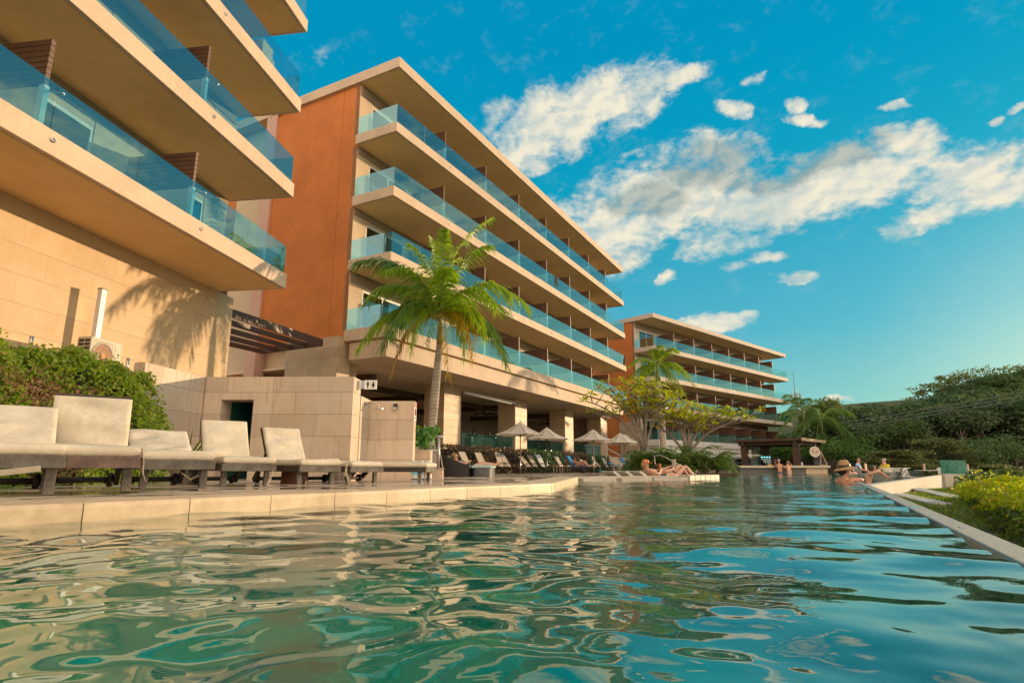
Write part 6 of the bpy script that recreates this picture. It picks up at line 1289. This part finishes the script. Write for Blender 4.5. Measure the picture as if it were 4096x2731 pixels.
person('grey haired man in dark blue trunks standing at the swim up bar', (17.5, 39.62, .02), R(-8), stand(), SK1, 'grey', face=(.3, 1), shorts=(.01, .05, .16, .35))
person('woman in turquoise bikini bottom with raised arm at the swim up bar', (18.1, 39.62, -.02), R(6), stand(el=((-.27, .12, .36), (.33, .12, .52)), wr=((-.16, .4, .47), (.16, .1, .70)), z=-.06), SK2, 'fair', face=(-.3, 1), shorts=(.02, .42, .52, 0), top=mat('pink_top', (.65, .25, .22), .7), topk='swim', hairlen=.02)
person('bartender in black shirt behind the pool bar counter', (17.95, 41.3, .06), R(180), stand(wr=((-.14, .3, .30), (.14, .3, .30))), SK3, 'dark', top=mat('black_shirt', (.012, .012, .013), .8), shorts=(.012, .012, .014, .9))
J = dict(pel=(0, 0, -.5), chest=(0, .04, -.1), neck=(0, .06, .12), head=(0, .08, .29), shL=(-.19, .04, .03), shR=(.19, .04, .03), elL=(-.24, .25, -.05), elR=(.24, .25, -.05), wrL=(-.1, .42, .1), wrR=(.1, .42, .1), knL=(-.1, .05, -.92), anL=(-.1, 0, -1.2), knR=(.1, .05, -.92), anR=(.1, 0, -1.2))
person('bare backed man with short brown hair in the pool beyond the mosaic wall', (12.75, 23.0, .10), R(-40), J, SK2, 'brown', face=(-.2, 1), shorts=(.02, .05, .1, .4))
J = dict(J, chest=(0, .1, -.14), neck=(0, .2, .03), head=(0, .27, .16), shL=(-.17, .15, -.02), shR=(.17, .15, -.02), elL=(-.2, .42, .06), elR=(.2, .42, .06), wrL=(-.16, .62, -.10), wrR=(.14, .66, -.12))
person('girl with curly brown hair hanging her arms over the mosaic wall', (13.0, 22.35, .13), R(-112), J, SK2, 'brown', face=(.2, 1), hairlen=.1, shorts=(.02, .02, .03, 0), top=mat('black_swim', ()), topk='swim')
m, k = newmat('blue_floral_cloth'); vr = k.new('ShaderNodeTexVoronoi'); vr.inputs['Scale'].default_value = 9; k.L(k.obj, vr.inputs['Vector']); k.L(k.mix(k.ramp(vr.outputs['Distance'], .32, .5), (.02, .22, .62), (.35, .55, .75)), k.p.inputs['Base Color']); k.p.inputs['Roughness'].default_value = .8
person('bald man in blue floral shirt and sunglasses seated at the terrace table', (17.25, 30.2, -.55), R(-125), sit(), SK1, None, face=(.2, 1), shades=True, top=m, shorts=(.3, .26, .2, .8))
person('grey haired woman in yellow top seated at the terrace table', (18.85, 30.6, -.55), R(105), sit(z=.42, wr=((-.12, .42, .82), (.12, .36, .78))), SK2, 'grey', face=(0, 1), top=mat('yellow_cloth', (.70, .52, .04), .8), shorts=(.5, .45, .35, .7))
# sunbathers behind the ledge
J = dict(pel=(0, .48, .07), chest=(0, .15, .16), neck=(0, .03, .27), head=(0, .0, .41), shL=(-.19, .1, .22), shR=(.19, .1, .22), elL=(-.25, .30, .12), elR=(.25, .30, .12), wrL=(-.07, .50, .24), wrR=(.09, .50, .24), knL=(-.1, .88, .15), anL=(-.1, 1.25, .02), knR=(.1, .88, .12), anR=(.1, 1.28, .02))
p = person('sunbathing man in orange and white cap reading a book on the ledge', (3.78, 17.15, .02), R(-62), J, SK2, 'fair', face=(.2, 1), shades=True, hairlen=.1, shorts=(.015, .02, .035, .6), sc_=.95)
cp = MB().lathe([(.001, .13), (.06, .12), (.10, .07), (.108, .01), (.1, .01)], 18, o=(0, 0, .43)).build('cap', mat('orange_cloth', (.70, .17, .03), .7), p, smooth=True); MB().b(-.07, .07, .09, .2, .44, .452).build('brim', mat('orange_cloth', ()), cp); MB().b(-.05, .05, .085, .105, .46, .53).build('front_panel', mat('bin_white', ()), cp)
def book(lb_, loc, rz, c, c2):
    t = thing('book', lb_, 'book', loc, rz)
    for s_ in (-1, 1):
        M = Rz(R(18 * s_)); q = MB().b(0 if s_ > 0 else -.15, .15 if s_ > 0 else 0, -.008, .008, 0, .23, M).build('cover', c if s_ > 0 else c2, t); MB().b(.005 if s_ > 0 else -.145, .145 if s_ > 0 else -.005, .009, .018, .005, .225, M).build('pages', MENP, q)
book('orange and blue book held by the man in the cap', (4.22, 17.42, .20), R(-100), mat('book_orange', (.75, .22, .03), .5), mat('book_blue', (.02, .09, .42), .5))
J = dict(pel=(0, .0, .09), chest=(0, -.34, .14), neck=(0, -.5, .2), head=(0, -.62, .3), shL=(-.17, -.42, .2), shR=(.17, -.42, .2), elL=(-.22, -.2, .26), elR=(.22, -.2, .26), wrL=(-.06, -.02, .36), wrR=(.06, -.02, .36), knL=(-.1, .36, .40), anL=(-.1, .68, .05), knR=(.1, .40, .36), anR=(.1, .72, .05))
person('sunbather with bent knees and dark swimsuit lying beside the reading man', (4.75, 17.85, .02), R(-64), J, SK2, 'brown', shorts=(.012, .012, .016, 0), top=mat('black_swim', ()), topk='swim', sc_=.95)
book('pale open book above the bent knees', (4.72, 17.8, .33), R(-85), mat('book_pale', (.55, .47, .36), .6), mat('book_pale', ()))
J = dict(pel=(0, .42, .34), chest=(0, .12, .40), neck=(0, .01, .50), head=(0, -.01, .63), shL=(-.19, .08, .45), shR=(.19, .08, .45), elL=(-.26, .25, .36), elR=(.26, .25, .36), wrL=(-.12, .42, .48), wrR=(.12, .42, .48), knL=(-.09, .9, .44), anL=(-.08, 1.32, .39), toL=(-.08, 1.36, .52), knR=(.09, .92, .42), anR=(.09, 1.36, .39), toR=(.09, 1.4, .52))
person('man with light brown hair lounging on the wicker sofa', (-1.72, 18.25, .03), R(-92), J, SK2, 'fair', face=(.1, 1), shades=True, shorts=(.012, .013, .016, .5), sc_=.95)
q = w2(15.8, -1.9); J = dict(pel=(0, .3, .42), chest=(0, .02, .60), neck=(0, -.06, .72), head=(0, -.02, .87), shL=(-.17, .02, .66), shR=(.17, .02, .66), elL=(-.22, .3, .66), elR=(.22, .3, .66), wrL=(-.1, .52, .70), wrR=(.1, .52, .70), knL=(-.1, .68, .76), anL=(-.1, .95, .42), knR=(.1, .70, .74), anR=(.1, .97, .42))
person('woman with dark bun and patterned swimsuit sitting knees up on a blue towel', (q[0], q[1], .03), RZ2 + R(180), J, SK1, 'dark', face=(.3, 1), shades=True, shorts=(.03, .06, .12, 0), top=mat('navy_swim', (.02, .06, .14), .6), topk='shirt' if 0 else 'swim', sc_=.95)
q = w2(16.7, -1.9); J = dict(pel=(0, .35, .43), chest=(0, -.05, .52), neck=(0, -.22, .62), head=(0, -.33, .74), shL=(-.18, -.1, .58), shR=(.18, -.1, .58), elL=(-.26, .15, .47), elR=(.26, .15, .47), wrL=(-.18, .38, .44), wrR=(.18, .38, .44), knL=(-.09, .82, .46), anL=(-.08, 1.24, .43), toL=(-.08, 1.29, .57), knR=(.09, .82, .46), anR=(.09, 1.24, .43), toR=(.09, 1.29, .57))
person('sunbather stretched out with bare feet towards the pool', (q[0], q[1], .03), RZ2 + R(180), J, SK2, 'brown', shorts=(.01, .04, .22, .5), sc_=.95)
# lounge interior
for i, (t_, lb_) in enumerate(((15.1, 'dark haired diner in black by the slatted counter'), (17.1, 'diner with short dark hair right of the slatted counter'))):
    q = w2(t_, 5.); person(lb_, (q[0], q[1], 1.22), RZ2 + R((200, 150)[i]), sit(z=.6), SK3 if i else SK1, 'dark', top=mat('black_shirt', ()), shorts=(.02, .02, .025, .9))
    q = w2(t_, 5.05); t = thing('bar_stool', 'wooden bar stool under the ' + ('first' if i == 0 else 'second') + ' diner', 'stool', (q[0], q[1], 1.22), RZ2); MB().lathe([(.02, .58), (.18, .58), (.19, .62), (.02, .62)], 16).build('seat', EB, t)
    for a in (.8, 2.35, 3.9, 5.5): MB().tube([(.12 * math.sin(a), .12 * math.cos(a), .58), (.2 * math.sin(a), .2 * math.cos(a), 0)], .018, 6).build('leg', EB, t)
q = w2(13.4, 4.1); t = thing('slatted_counter', 'pale slatted counter behind the terrace glass', 'counter', (q[0], q[1], 1.22), RZ2)
MB().b(0, 6., 0, .6, .02, .98).build('body', mat('slat_backing', (.15, .12, .08), .8), t); sl_ = MB()
for i in range(60): sl_.b(i * .1, i * .1 + .07, -.03, 0, .02, .96)
sl_.build('slats', mat('pale_slats', (.42, .38, .27), .6, .1), t); MB().b(-.05, 6.05, -.06, .65, .98, 1.03).build('counter_top', mat('counter_stone', ()), t)
for i, s_ in enumerate((1.2, 1.35, 1.6, 2.2)):
    q = w2(13.4 + s_, 4.25); bottle((q[0], q[1], 2.25), ('small pale bottle at the left of the slatted counter', 'amber bottle beside the pale one on the slatted counter', 'white bottle third along the slatted counter', 'short glass bottle fourth along the slatted counter')[i], ((.5, .5, .45), (.4, .25, .08), (.6, .6, .55), (.3, .35, .3))[i])
q = w2(21.9, 6.6); t = thing('christmas_tree', 'dark christmas tree dotted with small white lights inside the lounge', 'christmas tree', (q[0], q[1], 1.22)); n_ = 2600; h = rng.random(n_) ** .7; a = rng.random(n_) * 6.283; r_ = (1 - h) * .85 * (.6 + .4 * rng.random(n_))
C = np.stack([r_ * np.cos(a), r_ * np.sin(a), .3 + h * 2.3], -1); V, Q = leaf_arrays(C, rand_dirs(n_), rng.uniform(.08, .16, n_), .35); np_mesh('foliage', V, Q, HG, t); MB().tube([(0, 0, 0), (0, 0, 2.5)], [.06, .02], 6).build('trunk', TB, t)
for i in range(46): j = int(rng.integers(0, n_)); MB().ball(C[j] * np.array([1.08, 1.08, 1]), .022, 5).build('fairy_light', mat('warm_led', (.5, .45, .35), .4, emit=(1., .88, .65, 7.)), t)
for t_, y_, z_, lb_ in ((16.4, 5., 4.05, 'dark ceiling fan with leaf blades left of the christmas tree'), (2.5, 4.6, 4.35, 'dark ceiling fan seen above the shower wall by the restroom sign'), (26.2, 4.6, 3.95, 'dark ceiling fan edge on beside the third stone column'), (24.0, 6.5, 4.05, 'dark ceiling fan deep in the lounge behind the second parasol')):
    q = w2(t_, y_); t = thing('ceiling_fan', lb_, 'ceiling fan', (q[0], q[1], z_), rng.uniform(0, 1)); MB().tube([(0, 0, 0), (0, 0, 4.9 - z_)], .025, 6).lathe([(.02, -.12), (.11, -.1), (.13, .0), (.05, .1)], 14).build('motor', DARK, t)
    for i in range(5):
        a = 6.283 * i / 5; M = Rz(a) @ Rx(R(-22)); P = [(.12, -.04), (.35, -.13), (.6, -.15), (.85, -.06), (.9, 0), (.85, .06), (.6, .15), (.35, .13), (.12, .04)]; v = np.array([(x, y, -.03 - .1 * x * x) for x, y in P] + [(x, y, -.045 - .1 * x * x) for x, y in P]) @ M.T; n9 = 9
        MB().add(v, [tuple(range(9)), tuple(range(9, 18))[::-1]] + [(j, 9 + j, 9 + (j + 1) % 9, (j + 1) % 9) for j in range(9)]).build('blade', mat('fan_blade', (.05, .028, .018), .5), t)
q = w2(18.0, .07); t = MB().b(-.22, .22, -.03, -.012, -.62, .03).b(-.22, .22, .012, .03, -.34, .03).b(-.22, .22, -.03, .03, .02, .035).b(-.05, .05, -.034, -.03, -.5, .0).build('garment', mat('black_garment', (.018, .016, .02), .9, .2, 8), None, loc=(q[0], q[1], 12.6 + .965), rz=RZ2, bevel=.008); tag(t, 'black garment hung over a balcony glass rail of the middle wing', 'garment')
lf = MB().add([(0, 0, 0), (.09, .02, .012), (.14, 0, 0), (.06, -.03, .01), (.07, 0, .022)], [(0, 4, 1), (1, 4, 2), (2, 4, 3), (3, 4, 0)]).build('fallen_leaf', LP_B, None, loc=(-2.2, 8.0, .085)); tag(lf, 'dry fallen leaf on the deck before the raised loungers', 'leaf')
